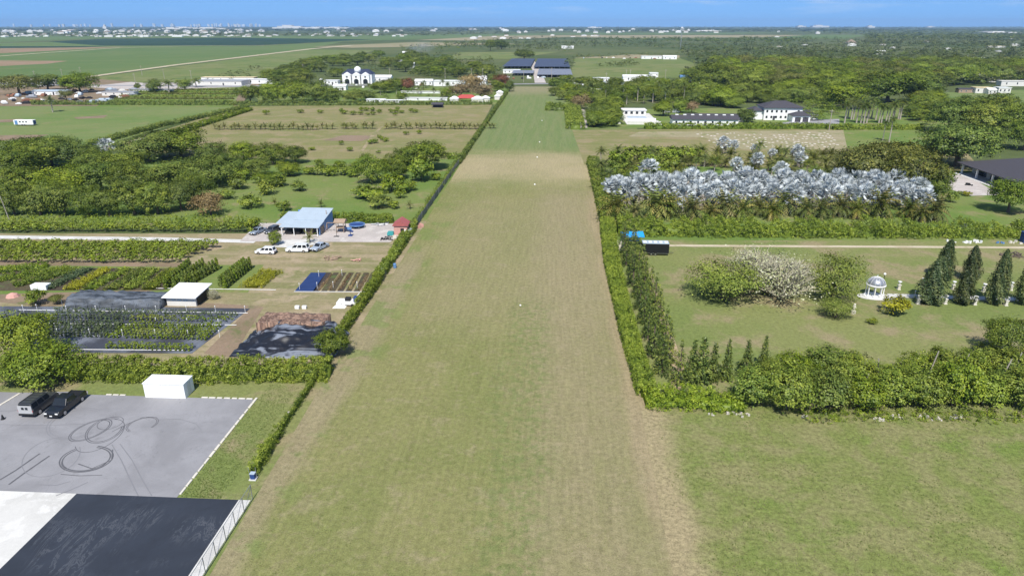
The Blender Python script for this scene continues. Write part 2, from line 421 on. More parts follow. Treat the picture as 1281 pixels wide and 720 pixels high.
# far country, from the horizon towards the camera
def field(pts, mat, z): return sheet('field', pts, z, T[mat])
field([(-40, 45.5), (330, 45), (700, 42), (640, 46), (420, 52), (300, 47), (130, 48), (-40, 55)], 'crop', .10)
field([(-40, 55), (70, 52.5), (130, 57.5), (330, 57.5), (430, 52), (390, 61), (100, 98), (-60, 104)], 'crop', .11)
field([(60, 52.5), (125, 57.3), (320, 57), (425, 51.6), (470, 49.5), (290, 47.5), (130, 48.7)], 'cropd_shade', .14)  # cloud shadow on the far fields, painted as a darker sheet
field([(-40, 75.5), (85, 76.5), (60, 80), (-40, 85)], 'cropb', .15)
field([(-40, 61), (60, 60), (160, 58.6), (60, 64), (-40, 69)], 'cropb', .16)
field([(-30, 58), (140, 58), (60, 61), (-30, 61.5)], 'cropd_shade', .135)
field([(110, 98), (388, 62), (470, 63), (400, 80), (330, 100), (180, 104)], 'meadow', .13)
field([(392, 58.5), (520, 53), (650, 55), (500, 59), (440, 60)], 'cropt', .16)
field([(520, 50.5), (620, 45), (760, 44), (700, 47), (640, 49), (590, 51)], 'cropt', .17)
field([(700, 46.5), (760, 44.2), (1010, 44), (960, 47), (800, 48)], 'cropt', .18)
field([(960, 48.5), (1010, 43.6), (1085, 44), (1060, 48.5)], 'crop', .18)
field([(640, 43.5), (700, 41.5), (980, 41), (900, 43.3)], 'crop', .12)
field([(556, 74), (575, 65.5), (700, 65), (640, 74)], 'meadow', .14)
field([(712, 97), (720, 72), (850, 73), (900, 90), (860, 98)], 'meadow', .15)
field([(715, 73), (790, 68.5), (850, 69.5), (850, 73)], 'cropt', .16)
field([(1170, 132), (1180, 116), (1300, 112), (1300, 134)], 'green', .12)
field([(1120, 160), (1140, 128), (1180, 124), (1200, 160)], 'clearing', .10)
ribbon('road', [(100, 98), (150, 91), (220, 81.5), (300, 72), (388, 61.5), (440, 57)], [9, 9, 10, 12, 14, 16], .2, T['sand'])
ribbon('road', [(-30, 72.5), (60, 66), (150, 60), (240, 57.6), (330, 57)], 9, .21, T['sand'])
ribbon('road', [(-60, 106), (300, 108), (640, 105.5), (686, 105), (1100, 112)], 9, .16, T['road'])
ribbon('path', [(676, 104), (672, 90), (664, 75)], [10, 9, 9], .19, T['gravel'])
ribbon('path', [(700, 97), (715, 101)], 4, .19, T['gravel'])
# left middle: fields
sheet('field', [(-60, 182), (-60, 133), (295, 133), (130, 182), (40, 205)], .03, T['green'])
sheet('soil', [(-40, 170), (62, 168.5), (40, 174), (-40, 178)], .05, T['soil'])
sheet('soil', [(92, 147), (135, 144), (130, 147.5), (96, 149)], .05, T['soil'])
sheet('soil', [(-20, 151), (30, 148.5), (14, 153), (-20, 154)], .05, T['soil'])
sheet('field', [(-60, 133), (-60, 97), (330, 99), (300, 132.5)], .025, T['soil'])
sheet('paving', [(105, 109), (170, 102), (300, 101), (295, 109), (180, 113)], .06, T['gravel'])
sheet('paving', [(232, 109), (248, 99), (325, 97.5), (310, 109)], .065, T['road'])
sheet('field', [(118, 134), (175, 112), (302, 109), (292, 134)], .05, T['clearing'])
sheet('field', [(150, 180), (300, 133), (616, 131), (590, 179), (572, 199), (330, 199), (215, 196)], .03, T['dry'])
sheet('soil', [(403, 176), (430, 169), (470, 170), (452, 177)], .045, T['soil'])
ribbon('path', [(452, 190), (466, 170), (478, 158)], [1.2, 1.8, 1], .05, T['tan'])
sheet('lawn', [(330, 132), (310, 112), (640, 107), (630, 131)], .028, T['clearing'])
sheet('clearing', [(-80, 290), (-80, 200), (330, 196), (582, 195), (533, 276)], .02, T['clearing'])
sheet('yard_ground', [(-60, 460), (-60, 292), (320, 292), (534, 276), (420, 455)], .018, T['tan'])
sheet('lawn', [(-60, 740), (-60, 450), (421, 450), (250, 740)], .016, T['lawn'])
YW = G(330, 299)
ribbon('path', [(-60, 296.5), (0, 296.5), (200, 299), (320, 302)], 2.6, .04, T['lit'])
sheet('paving', [(300, 302), (322, 279), (498, 280), (503, 291), (488, 303)], .045, T['gravel'])
sheet('paving', [(340, 309), (350, 300.5), (402, 299), (394, 306), (364, 310)], .055, T['lit'])
sheet('soil', [(255, 442), (312, 386), (330, 384), (290, 447)], .035, T['soil'])
sheet('soil', [(0, 378), (0, 368), (200, 362), (60, 384)], .034, T['soil'])
sheet('soil', [(190, 383), (205, 376), (330, 383), (314, 386)], .033, T['soil'])
sheet('soil', [(-60, 331), (-60, 324), (230, 329), (228, 334)], .033, T['soil'])
sheet('field', [(-60, 378), (-60, 333), (330, 331), (310, 366), (200, 366)], .028, T['clearing'])
sheet('soil', [(-60, 364), (-60, 335), (232, 335.5), (205, 363)], .036, T['bed'])
ribbon('path', [(168, 177), (240, 157.5), (308, 138)], 4.0, .05, T['gravel'])
# the airstrip
rect('lawn', -33.4, 13.6, 20, 590, .012, strip_mat())
sheet('lawn', [(726, 170), (683, 110), (760, 110), (800, 165)], .010, T['meadow'])
# right side
sheet('field', [(802, 512), (1300, 524), (1340, 760), (850, 760)], .014, T['rough'])
rect('field', 13.6, 60, 10, 82, .011, T['rough'])
sheet('lawn', [(790, 508), (752, 300), (1340, 302), (1340, 524)], .009, T['lawn'])
sheet('lawn', [(738, 300), (730, 206), (1340, 214), (1340, 303)], .008, T['clearing'])
sheet('field', [(731, 206), (716, 163), (1180, 158), (1230, 214)], .013, T['dry'])
sheet('plot', [(785, 171), (800, 165), (1062, 163), (1070, 187), (930, 187), (880, 172)], .03, T['plot'])
sheet('lawn', [(1060, 186), (1055, 163), (1166, 162), (1170, 205)], .032, T['clearing'])
ribbon('path', [(835, 307), (900, 307.5), (1100, 308.5), (1340, 310)], 1.5, .03, T['sand'])
ribbon('path', [(845, 492), (848, 460), (838, 425), (824, 380), (815, 345)], [1.2, 1.8, 1.5, 1.0, .6], .03, T['mulch'])
sheet('path', [(722, 160), (724, 137), (732, 137), (735, 160)], .06, T['gravel'])
sheet('lawn', [(715, 160), (705, 138), (1160, 132), (1165, 160)], .024, T['clearing'])
sheet('paving', [(960, 155.5), (1010, 150), (1050, 149), (1050, 155)], .06, T['road'])
# gazebo terrace, garden walk
cg = G(1095, 371)
sheet('paving', [(cg.x + 3.3 * math.cos(a) , cg.y + 1.9 * math.sin(a)) for a in [2 * math.pi * k / 28 for k in range(28)]], .05, T['lit'], False)
ribbon('path', [(1112, 369.5), (1180, 371.5), (1340, 376)], 1.9, .04, T['lit'])
sheet('paving', [(1186, 236), (1183, 220), (1207, 218), (1252, 244), (1215, 245)], .05, T['gravel'])

# ---- grey lot, dark new asphalt, white slab
def scuffed(name, base, scuff, amt, sc=.35, rot=0.6):
    m, nt, b = nodes(name)
    p = pos(nt)
    n1 = noise(nt, p, .12, 6, .65, .5); n2 = noise(nt, p, 3.0, 4, .7)
    w = noise(nt, pos(nt, (1.0, .28, 1.0), rot), sc, 7, .72, 1.6)
    w2 = noise(nt, p, .12, 3)
    k = mth(nt, 'MULTIPLY', sstep(nt, mth(nt, 'ABSOLUTE', mth(nt, 'SUBTRACT', w, .5)), .004, .03, 1.0, 0.0), sstep(nt, w2, .48, .62))
    col = mix(nt, sstep(nt, n1, .35, .65), base, tuple(min(1, c * 1.3) for c in base))
    col = mix(nt, mth(nt, 'MULTIPLY', k, amt), col, scuff)
    col = mix(nt, mth(nt, 'MULTIPLY', sstep(nt, noise(nt, p, .55, 5, .6), .6, .72), .35), col, tuple(q * .6 for q in base))
    col = mix(nt, mth(nt, 'MULTIPLY', sstep(nt, mth(nt, 'ABSOLUTE', mth(nt, 'SUBTRACT', noise(nt, p, .16, 4, .6, .5), .5)), .0, .0035, 1.0, 0.0), .3), col, tuple(q * .5 for q in base))
    col = mix(nt, mth(nt, 'MULTIPLY_ADD', n2, .25, 0.0), col, tuple(c * .8 for c in base))
    nt.links.new(col, b.inputs['Base Color']); b.inputs['Roughness'].default_value = .85; b.inputs['Specular IOR Level'].default_value = .25
    return m
xL = G(312, 502).x; y0 = G(222, 622).y; yb = G(200, 496).y
LOTX = G(222, 621).x
rect('parking_lot', -140, LOTX, y0, yb, .030, scuffed('old_asphalt', (.232, .230, .240), (.31, .30, .31), .35))
sheet('parking_lot', [(-20, 505), (25, 491), (110, 489), (110, 497)], .028, scuffed('worn_asphalt', (.235, .235, .25), (.36, .35, .36), .2))
dx0 = G(92, 621).x; dx1 = -33.0
rect('asphalt', dx0, dx1, 20, y0, .034, scuffed('new_asphalt', (.028, .034, .047), (.14, .15, .17), .5, .6, .9))
rect('slab', -140, dx0, 20, y0, .036, T['lit'])
rect('kerb_strip', dx1, -31.7, 20, y0, .040, T['lit'])
# tyre marks
tm, nt, b = nodes('tyre_rubber_mark')
b.inputs['Roughness'].default_value = .8
nt.links.new(mix(nt, noise(nt, pos(nt), 1.2, 4), (.055, .055, .062), (.15, .15, .162)), b.inputs['Base Color'])
tml, nt, b = nodes('faint_rubber_mark')
nt.links.new(mix(nt, noise(nt, pos(nt), .8, 4), (.17, .17, .185), (.225, .225, .24)), b.inputs['Base Color']); b.inputs['Roughness'].default_value = .8
MARKZ = [.0345]
def mark(pts, w, faint=False):
    MARKZ[0] += .0006
    o = ribbon('tyre_mark', pts, w, MARKZ[0], tml if faint else tm, True)
def oval(cx, cy, rx, ry, rot, a0=0, a1=360, w=.16, faint=False, twin=True, n=40):
    w = w * .78
    for k in ((0, .9) if twin else (0,)):
        s = k or 1.0
        pts = []
        for i in range(n + 1):
            a = R(a0 + (a1 - a0) * i / n)
            u, v = rx * s * math.cos(a), ry * s * math.sin(a)
            pts.append((cx + u * math.cos(R(rot)) - v * math.sin(R(rot)), cy + u * math.sin(R(rot)) + v * math.cos(R(rot))))
        mark(pts, w, faint)
oval(113, 538, 29, 9.5, -22, w=.15)
oval(131, 538, 26, 13.5, -24, 20, 330, w=.14)
oval(138, 529, 17, 7, -16, w=.11, twin=False)
oval(125, 545, 34, 15, -28, -40, 190, w=.12, faint=False, twin=False)
oval(108, 574, 34, 15.5, -10, -60, 250, w=.2)
oval(106, 577, 29, 12, -6, 10, 190, w=.12, twin=False)
oval(178, 531, 21, 8, -16, 150, 420, w=.1)
mark([(140, 540), (160, 530), (178, 522), (196, 522)], .1)
mark([(98, 580), (115, 586), (140, 575), (141, 562)], .15)
mark([(0, 600), (20, 588), (50, 567)], .22); mark([(11, 606), (30, 592), (62, 570)], .22)
mark([(76, 593), (100, 595), (128, 594)], .1)
oval(95, 530, 38, 18, -14, 60, 330, w=.1, faint=True)
oval(64, 572, 38, 22, -20, 0, 300, w=.1, faint=True, twin=False)
mark([(150, 555), (165, 575), (178, 600), (190, 620)], .1, True); mark([(140, 556), (152, 576), (163, 600), (173, 620)], .1, True)
mark([(198, 525), (225, 524), (245, 530), (252, 538)], .08, True)
mark([(70, 620), (90, 612), (110, 603)], .12, True); mark([(45, 606), (70, 607), (88, 602)], .1, True)
mark([(0, 531), (60, 532), (110, 530)], .08, True); mark([(0, 514), (40, 513)], .1, True)
# ------------------------------------------------------------ foliage generators
def leaf_quads(rs, C, N, size, aspect=.6):
    """quads centred at C (n,3), facing N (n,3), random spin"""
    n = len(C)
    N = N / (np.linalg.norm(N, axis=1, keepdims=True) + 1e-6)
    A = rs.normal(size=(n, 3)); U = np.cross(N, A); U /= np.linalg.norm(U, axis=1, keepdims=True) + 1e-6
    W = np.cross(N, U)
    s = (size * rs.uniform(.65, 1.35, size=(n, 1)))
    U = U * s * .5; W = W * s * .5 * aspect
    return np.stack([C - U * 1.0, C - W + U * .15, C + U * 1.0, C + W + U * .15], axis=1)

def crown_np(seed, R_, H, z0, nlobe=12, nclump=90, per=26, leaf=.5, spread=.42, flat=.75, droop=0.0, lobe_r=.42, up=.35, hollow=.6):
    """uneven dome crown: lobes -> clumps -> leaves; radius R_, from z0 up to H"""
    rs = np.random.RandomState(seed)
    hz = (H - z0) / 2; cz = (H + z0) / 2
    lobes = [(0, 0, cz, R_ * .68, hz * .74)]
    for i in range(nlobe):
        a = 2 * math.pi * (i + rs.uniform(-.3, .3)) / nlobe * (1 if i % 2 else 1.618)
        e = rs.uniform(-.8, 1.0); rr = math.sqrt(max(0, 1 - e * e * .8)) * rs.uniform(.5, .72)
        lr = rs.uniform(.75, 1.2) * lobe_r
        lobes.append((math.cos(a) * R_ * rr, math.sin(a) * R_ * rr, cz + e * hz * .58, R_ * lr, hz * lr * (1.15 if flat > .5 else .7)))
    lobes = np.array(lobes)
    C, Nn, Tn = [], [], []
    pk = rs.randint(0, len(lobes), nclump); pk[: nclump // 5] = 0
    for k in range(nclump):
        lx, ly, lz, lr, lh = lobes[pk[k]]
        d = rs.normal(size=3); d[2] = d[2] * .8 + up; d /= np.linalg.norm(d)
        c = np.array([lx + d[0] * lr, ly + d[1] * lr, max(z0 * .9, lz + d[2] * lh)])
        m = int(per * rs.uniform(.6, 1.4))
        q = rs.normal(size=(m, 3)) * np.array([1, 1, .7]) * spread * lr * .62 + c
        o = q - np.array([0, 0, cz - hz * .4])
        o = o / (np.linalg.norm(o, axis=1, keepdims=True) + 1e-6)
        C.append(q); Nn.append(o * 1.1 + rs.normal(size=(m, 3)) * .42 + np.array([0, 0, .3 - droop]))
        Tn.append(np.clip(rs.uniform(.15, .85) + rs.normal(size=m) * .16, 0, 1))
    C = np.concatenate(C); Nn = np.concatenate(Nn); Tn = np.concatenate(Tn)
    keep = C[:, 2] > .15
    return leaf_quads(rs, C[keep], Nn[keep], leaf), Tn[keep]

def trunk_mb(seed, H, r, R_, zfork, limbs=5):
    rs = random.Random(seed); mb = MB()
    top = Vector((rs.uniform(-.2, .2), rs.uniform(-.2, .2), zfork))
    mb.tube([(0, 0, -.1), top * .5, top], [r * 1.35, r, r * .85], 8)
    for i in range(limbs):
        a = 2 * math.pi * i / limbs + rs.uniform(-.4, .4); rr = R_ * rs.uniform(.45, .7)
        e = Vector((math.cos(a) * rr, math.sin(a) * rr, zfork + (H - zfork) * rs.uniform(.45, .8)))
        mb.tube([top, top.lerp(e, .45) + Vector((0, 0, .25 * (H - zfork) * .4)), e], [r * .6, r * .4, r * .12], 6)
    return mb

PROTO = {}
def proto(kind, seed, H, R_, crown, trunk, cmat, tmat, cname='crown', tname='trunk'):
    """register one variant: shared meshes of trunk and crown, real size H x R"""
    V, Tn = crown
    cm = quads_mesh(kind + '_' + cname, V, Tn, L[cmat] if isinstance(cmat, str) else cmat)
    tmm = trunk.mesh(kind + '_' + tname, M[tmat]) if trunk is not None else None
    PROTO.setdefault(kind, []).append((cm, tmm, H, R_, cname, tname))

for i in range(5):
    H, R_ = 8.0, 5.0
    for kind, cm in (('deep_tree', 'deep'), ('mid_tree', 'mid'), ('bright_tree', 'bright')):
        c = crown_np(100 + i * 7 + len(kind), R_, H, .5 if i % 2 else .9, 13 + i, 300, 34, .34, spread=.30)
        proto(kind, i, H, R_, c, trunk_mb(i, H, .28, R_, 2.2), cm, 'bark')
for i in range(3):
    c = crown_np(300 + i, 5.0, 8.0, .4, 14, 330, 34, .34, spread=.34)
    proto('big_bright_tree', i, 8.0, 5.0, c, trunk_mb(i, 8, .3, 5, 2.0, 6), 'bright', 'bark')
    c = crown_np(340 + i, 5.0, 8.0, .3, 16, 230, 30, .31, spread=.42)
    proto('big_lime_tree', i, 8.0, 5.0, c, trunk_mb(i, 8, .3, 5, 2.0, 6), 'pale', 'bark')
for i in range(4):
    c = crown_np(400 + i, 5.0, 6.5, 1.2, 14, 260, 34, .30, flat=.5, lobe_r=.40, spread=.32)
    proto('olive_tree', i, 6.5, 5.0, c, trunk_mb(i, 6.5, .3, 5, 2.3), 'olive', 'bark')
    c = crown_np(440 + i, 5.0, 6.5, 1.2, 14, 260, 34, .30, flat=.5, lobe_r=.40, spread=.32)
    proto('spreading_tree', i, 6.5, 5.0, c, trunk_mb(i, 6.5, .3, 5, 2.3), 'deep', 'bark')
for i in range(4):
    for kind, cm in (('green_bush', 'mid'), ('bright_bush', 'bright'), ('lime_bush', 'lime'), ('yellow_bush', 'yellow')):
        c = crown_np(500 + i * 5 + len(kind), 1.5, 2.2, .1, 8, 60, 22, .26)
        proto(kind, i, 2.2, 1.5, c, trunk_mb(i, 2.2, .07, 1.5, .6, 4), cm, 'bark', 'foliage', 'stem')
for i in range(4):       # big loose shrubs for the belt on the right
    c = crown_np(560 + i, 2.5, 4.2, .1, 10, 170, 30, .24, spread=.36)
    proto('dense_shrub', i, 4.2, 2.5, c, trunk_mb(i, 4.2, .12, 2.5, 1.0, 5), 'bright' if i % 2 else 'mid', 'bark', 'foliage', 'stem')
for i in range(2):
    c = crown_np(600 + i, 5, 6.5, .4, 12, 80, 20, .3, spread=.8)
    t = trunk_mb(i, 6.5, .2, 5, 1.0, 9)
    rs = random.Random(i)
    for k in range(150):
        a = rs.uniform(0, 6.28); e = rs.uniform(.15, 1.25); rr = 4.8 * rs.uniform(.75, 1.0)
        tip = Vector((math.cos(a) * rr * math.cos(e), math.sin(a) * rr * math.cos(e), 1 + 5.2 * math.sin(e)))
        mid = tip * .6 + Vector((rs.uniform(-.4, .4), rs.uniform(-.4, .4), .3))
        t.tube([tip * .25, mid, tip], [.09, .07, .03], 4, False)
        for q in range(4):
            o = Vector((rs.uniform(-1, 1), rs.uniform(-1, 1), rs.uniform(-.3, 1))) * .8
            t.tube([mid.lerp(tip, rs.random()), tip + o], [.045, .02], 3, False)
    proto('bare_tree', i, 6.5, 5.0, c, t, 'bare', 'twig')
for i in range(3):
    c = crown_np(640 + i, 5, 6.5, 1.0, 10, 130, 24, .5)
    proto('brown_tree', i, 6.5, 5.0, c, trunk_mb(i, 6.5, .25, 5, 2), 'brown', 'bark')
    c = crown_np(660 + i, 5, 6.5, 1.0, 10, 130, 24, .5)
    proto('red_tree', i, 6.5, 5.0, c, trunk_mb(i, 6.5, .25, 5, 2), 'red', 'bark')

def conifer_np(seed, H, R_, z0=.3, whorls=22, per=15, leaf=.34, pw=.85, sag=.12, rag=.22):
    rs = np.random.RandomState(seed); C, N, T_ = [], [], []
    for w in range(whorls):
        t = (w + rs.uniform(-.3, .3)) / whorls; t = min(max(t, 0), 1)
        z = z0 + (H - z0) * t; rw = R_ * (1 - t) ** pw * rs.uniform(1 - rag, 1 + rag * .6)+.08
        nb = max(4, int(9 * (1 - t) + 4))
        for k in range(nb):
            a = 2 * math.pi * (k + rs.uniform(0, 1)) / nb; rr = rw * rs.uniform(.75, 1.1)
            m = max(3, int(per * (1 - t * .7)))
            s = rs.uniform(.15, 1, m) ** .6
            x = np.cos(a) * rr * s; y = np.sin(a) * rr * s
            zz = z + rr * s * .18 - sag * rr * s * s * 2 + rs.normal(size=m) * .1
            C.append(np.stack([x, y, zz], 1) + rs.normal(size=(m, 3)) * .07)
            N.append(np.stack([np.cos(a) * .4 + 0 * x, np.sin(a) * .4 + 0 * x, .7 + 0 * x], 1) + rs.normal(size=(m, 3)) * .5)
            T_.append(np.clip(rs.uniform(.1, .9) + rs.normal(size=m) * .15, 0, 1))
    C = np.concatenate(C); N = np.concatenate(N); T_ = np.concatenate(T_)
    k = C[:, 2] > .1
    return leaf_quads(rs, C[k], N[k], leaf, .5), T_[k]

def pole_mb(H, r, bend=0.0, r2=None):
    r2 = r * .6 if r2 is None else r2
    return MB().tube([(0, 0, -.1), (bend * .2, 0, H * .4), (bend * .6, 0, H * .75), (bend, 0, H)], [r * 1.25, r, (r + r2) / 2, r2], 8)

for i in range(4):
    proto('conifer', i, 8.6, 1.85, conifer_np(700 + i, 8.6, 1.85, .3, 14, 26, .25, 1.05, .05, .3), pole_mb(7.6, .13, .1, .02), 'conif' if i % 2 else 'conifl', 'bark')
    proto('small_conifer', i, 5.0, 1.2, conifer_np(720 + i, 5.0, 1.2, .3, 16, 20, .25, .9, .1, .35), pole_mb(4.8, .09, .08, .02), 'conif', 'bark')
for i in range(3):
    H, R_ = 8.0, 1.6
    rs = np.random.RandomState(750 + i); n = 7000
    t = rs.uniform(0, 1, n); prof = R_ * np.minimum(1, t * 3.2 + .45) * np.clip(1 - t, 0, 1) ** .62 * 1.15
    a = rs.uniform(0, 6.283, n); rr = prof * (rs.uniform(.45, 1.0, n)) * (1 + .22 * np.sin(a * 5 + t * 9 + i) + .12 * np.sin(a * 3 - t * 17))
    C = np.stack([np.cos(a) * rr + .35 * np.sin(t * 2 + i) * t, np.sin(a) * rr, .2 + t * (H - .2)], 1)
    N = np.stack([np.cos(a), np.sin(a), .4 + 0 * a], 1) + rs.normal(size=(n, 3)) * .5
    T_ = np.clip(.5 + .3 * np.sin(a * 5 + t * 13) + rs.normal(size=n) * .2, 0, 1)
    proto('cypress', i, H, R_, (leaf_quads(rs, C, N, .32, .4), T_), pole_mb(7, .14, .1, .03), 'cyp', 'bark')

# palms --------------------------------------------------------
def frond(rs, az, el, Lf, w, droop, nseg=7, z0=0.0, fold=.5):
    """pinnate frond as pairs of slanted leaflet quads along a drooping rib"""
    out = []
    p = np.array([0, 0, z0]); d = np.array([math.cos(az) * math.cos(el), math.sin(az) * math.cos(el), math.sin(el)])
    side = np.array([-math.sin(az), math.cos(az), 0.0]); step = Lf / nseg
    for s in range(nseg):
        q = p + d * step
        t = (s + .5) / nseg; ww = w * (math.sin(math.pi * min(1, .12 + t * .9)) ** .6)
        for sg in (1, -1):
            tip = side * sg * ww + d * step * .9 - np.array([0, 0, ww * fold])
            e = rs.uniform(.55, .85)
            out.append([p, p + tip, p + tip + d * step * .35, p + d * step * e])
        p = q; d = d - np.array([0, 0, droop / nseg]); d /= np.linalg.norm(d)
    return out

def pinnate(seed, H, n, Lf, w, droop=1.2, elmin=-.5, elmax=1.35):
    rs = np.random.RandomState(seed); V, T_ = [], []
    for k in range(n):
        el = elmin + (elmax - elmin) * ((k + .5) / n) ** .9
        az = k * 2.399 + rs.uniform(-.2, .2)
        f = frond(rs, az, el, Lf * rs.uniform(.85, 1.1), w, droop * rs.uniform(.8, 1.25), z0=H)
        V += f; T_ += list(np.clip(rs.uniform(.2, .85) + rs.normal(size=len(f)) * .1, 0, 1))
    return np.array(V), np.array(T_)

def fans(seed, H, n, rf, stalk, elmin=-.7, elmax=1.3):
    """costapalmate fan leaves: pleated discs of pointed segments on stalks"""
    rs = np.random.RandomState(seed); V, T_ = [], []
    for k in range(n):
        el = elmin + (elmax - elmin) * ((k + .5) / n); az = k * 2.399 + rs.uniform(-.25, .25)
        d = np.array([math.cos(az) * math.cos(el), math.sin(az) * math.cos(el), math.sin(el)])
        side = np.array([-math.sin(az), math.cos(az), 0.0]); upv = np.cross(d, side) * -1
        st = stalk * rs.uniform(.8, 1.15); b = np.array([0, 0, H]) + d * st
        V.append([np.array([0, 0, H]) - side * .05, np.array([0, 0, H]) + side * .05, b + side * .04, b - side * .04]); T_.append(.4)
        d2 = d - np.array([0, 0, .2]); d2 /= np.linalg.norm(d2)
        roll = rs.uniform(-1.2, 1.2); side, upv = side * math.cos(roll) + upv * math.sin(roll), upv * math.cos(roll) - side * math.sin(roll)
        m = 11; tt = rs.uniform(.2, .9); r = rf * rs.uniform(.85, 1.12)
        for j in range(m):
            a0 = -2.0 + 4.0 * j / m; a1 = a0 + 4.0 / m; am = (a0 + a1) / 2
            f = lambda a, rr, lift: b + (d2 * math.cos(a) + side * math.sin(a)) * rr + upv * lift
            V.append([b, f(a0 + .07, r * .62, .16 * r), f(am, r * (1.08 - .06 * abs(am)), -.1 * r), f(a1 - .07, r * .62, .0)])
            T_.append(min(1, max(0, tt + rs.normal() * .12)))
    return np.array(V), np.array(T_)

for i in range(4):
    H = 5.2
    V, T_ = fans(800 + i, H - 2.0, 44, .78, 1.25, -.9, 1.5)
    t = pole_mb(H - 2.0, .24, .1, .22)
    rs = random.Random(i)
    for k in range(34):                      # old leaf bases and hanging dead fans under the crown
        a = rs.uniform(0, 6.28); z = H - 2.3 - rs.uniform(0, 1.9)
        t.tube([(math.cos(a) * .2, math.sin(a) * .2, z + .3), (math.cos(a) * .75, math.sin(a) * .75, z), (math.cos(a) * .85, math.sin(a) * .85, z - .75)], [.07, .24, .05], 4)
    proto('silver_palm', i, H, 2.0, (V, T_), t, 'silver', 'barkp')
for i in range(3):
    H = 3.6; V, T_ = pinnate(840 + i, 1.5, 46, 2.8, .38, 1.3)
    proto('date_palm', i, H, 2.6, (V, T_), pole_mb(1.6, .33, 0, .36), 'date', 'bark')
    H = 9.0; V, T_ = pinnate(850 + i, 7.6, 20, 2.6, .42, 1.5, -.6, 1.3)
    proto('royal_palm', i, H, 2.4, (V, T_), pole_mb(7.6, .2, .05, .16), 'palm', 'barkp')
    H = 3.2; V, T_ = pinnate(860 + i, 1.0, 13, 2.1, .34, 1.1, .0, 1.4)
    proto('young_palm', i, H, 1.5, (V, T_), pole_mb(1.0, .1, 0, .1), 'date', 'bark')
    H = 6.0; V, T_ = pinnate(870 + i, 4.2, 20, 2.6, .45, 1.5, -.5, 1.3)
    proto('green_palm', i, H, 2.4, (V, T_), pole_mb(4.3, .16, .3, .13), 'palm', 'barkp')
    H = 3.4; V, T_ = pinnate(880 + i, 1.1, 22, 2.2, .36, 1.2, -.2, 1.4)
    proto('bushy_palm', i, H, 1.9, (V, T_), pole_mb(1.2, .14, 0, .12), 'olive', 'bark')
# nursery stock -------------------------------------------------
for i in range(4):
    c = crown_np(900 + i, .9, 2.3, .35, 6, 26, 16, .26)
    proto('nursery_tree', i, 2.3, .9, c, pole_mb(1.4, .035), 'lime' if i % 2 else 'bright', 'bark')
for i in range(3):
    rs = np.random.RandomState(920 + i); n = 420
    t = rs.uniform(0, 1, n); a = rs.uniform(0, 6.283, n); rr = .55 * np.clip(1.05 - t, 0, 1) ** .5 * rs.uniform(.3, 1, n)
    C = np.stack([np.cos(a) * rr, np.sin(a) * rr, .25 + t * 2.6], 1)
    N = np.stack([np.cos(a), np.sin(a), .6 + 0 * a], 1) + rs.normal(size=(n, 3)) * .5
    proto('column_shrub', i, 2.9, .55, (leaf_quads(rs, C, N, .26), rs.uniform(.1, .8, n)), MB().lathe([(.22, 0), (.28, .35), (.0, .35)], n=8), 'mid', 'pot', 'foliage', 'pot')

def plant(kind, px, py, wpx, hpx, label, cat='tree', group=None, name=None, var=None, single=False, foot=True, rz=None, world=None):
    """stand one plant on the ground: (px,py) = lowest visible point, wpx x hpx = visible size on the survey photo"""
    vs = PROTO[kind]; cm, tmm, H, R_, cn, tn = vs[rnd.randrange(len(vs)) if var is None else var % len(vs)]
    th = theta(py); k = mpp(py); w = wpx * k
    b = G(px, py)
    if foot: b.y += .30 * w
    h = max((hpx * k - (.34 * w * math.sin(th) if foot else 0)) / math.cos(th), .5 * w) if hpx else None
    sx = w / (2 * R_); sz = (h / H) if h else sx
    r = rnd.uniform(0, 6.28) if rz is None else rz
    nm = name or kind
    if single or tmm is None:
        o = link(nm, single_mesh(cm, tmm)); o.location = b; o.rotation_euler = (0, 0, r)
    else:
        o = empty(nm, b, r)
        link(cn, cm, o); link(tn, tmm, o)
    o.scale = (sx, sx, sz)
    return tag(o, label, cat, group)

SINGLE = {}
def single_mesh(cm, tmm):
    """crown and trunk merged, for copies only a few pixels tall"""
    if tmm is None: return cm
    if cm.name not in SINGLE:
        bm = bmesh.new(); bm.from_mesh(tmm)
        n0 = len(bm.faces); bm.from_mesh(cm)
        bm.faces.ensure_lookup_table()
        for f in bm.faces[n0:]: f.material_index = 1
        me = bpy.data.meshes.new(cm.name + '_whole'); bm.to_mesh(me); bm.free()
        me.materials.append(tmm.materials[0]); me.materials.append(cm.materials[0])
        SINGLE[cm.name] = me
    return SINGLE[cm.name]

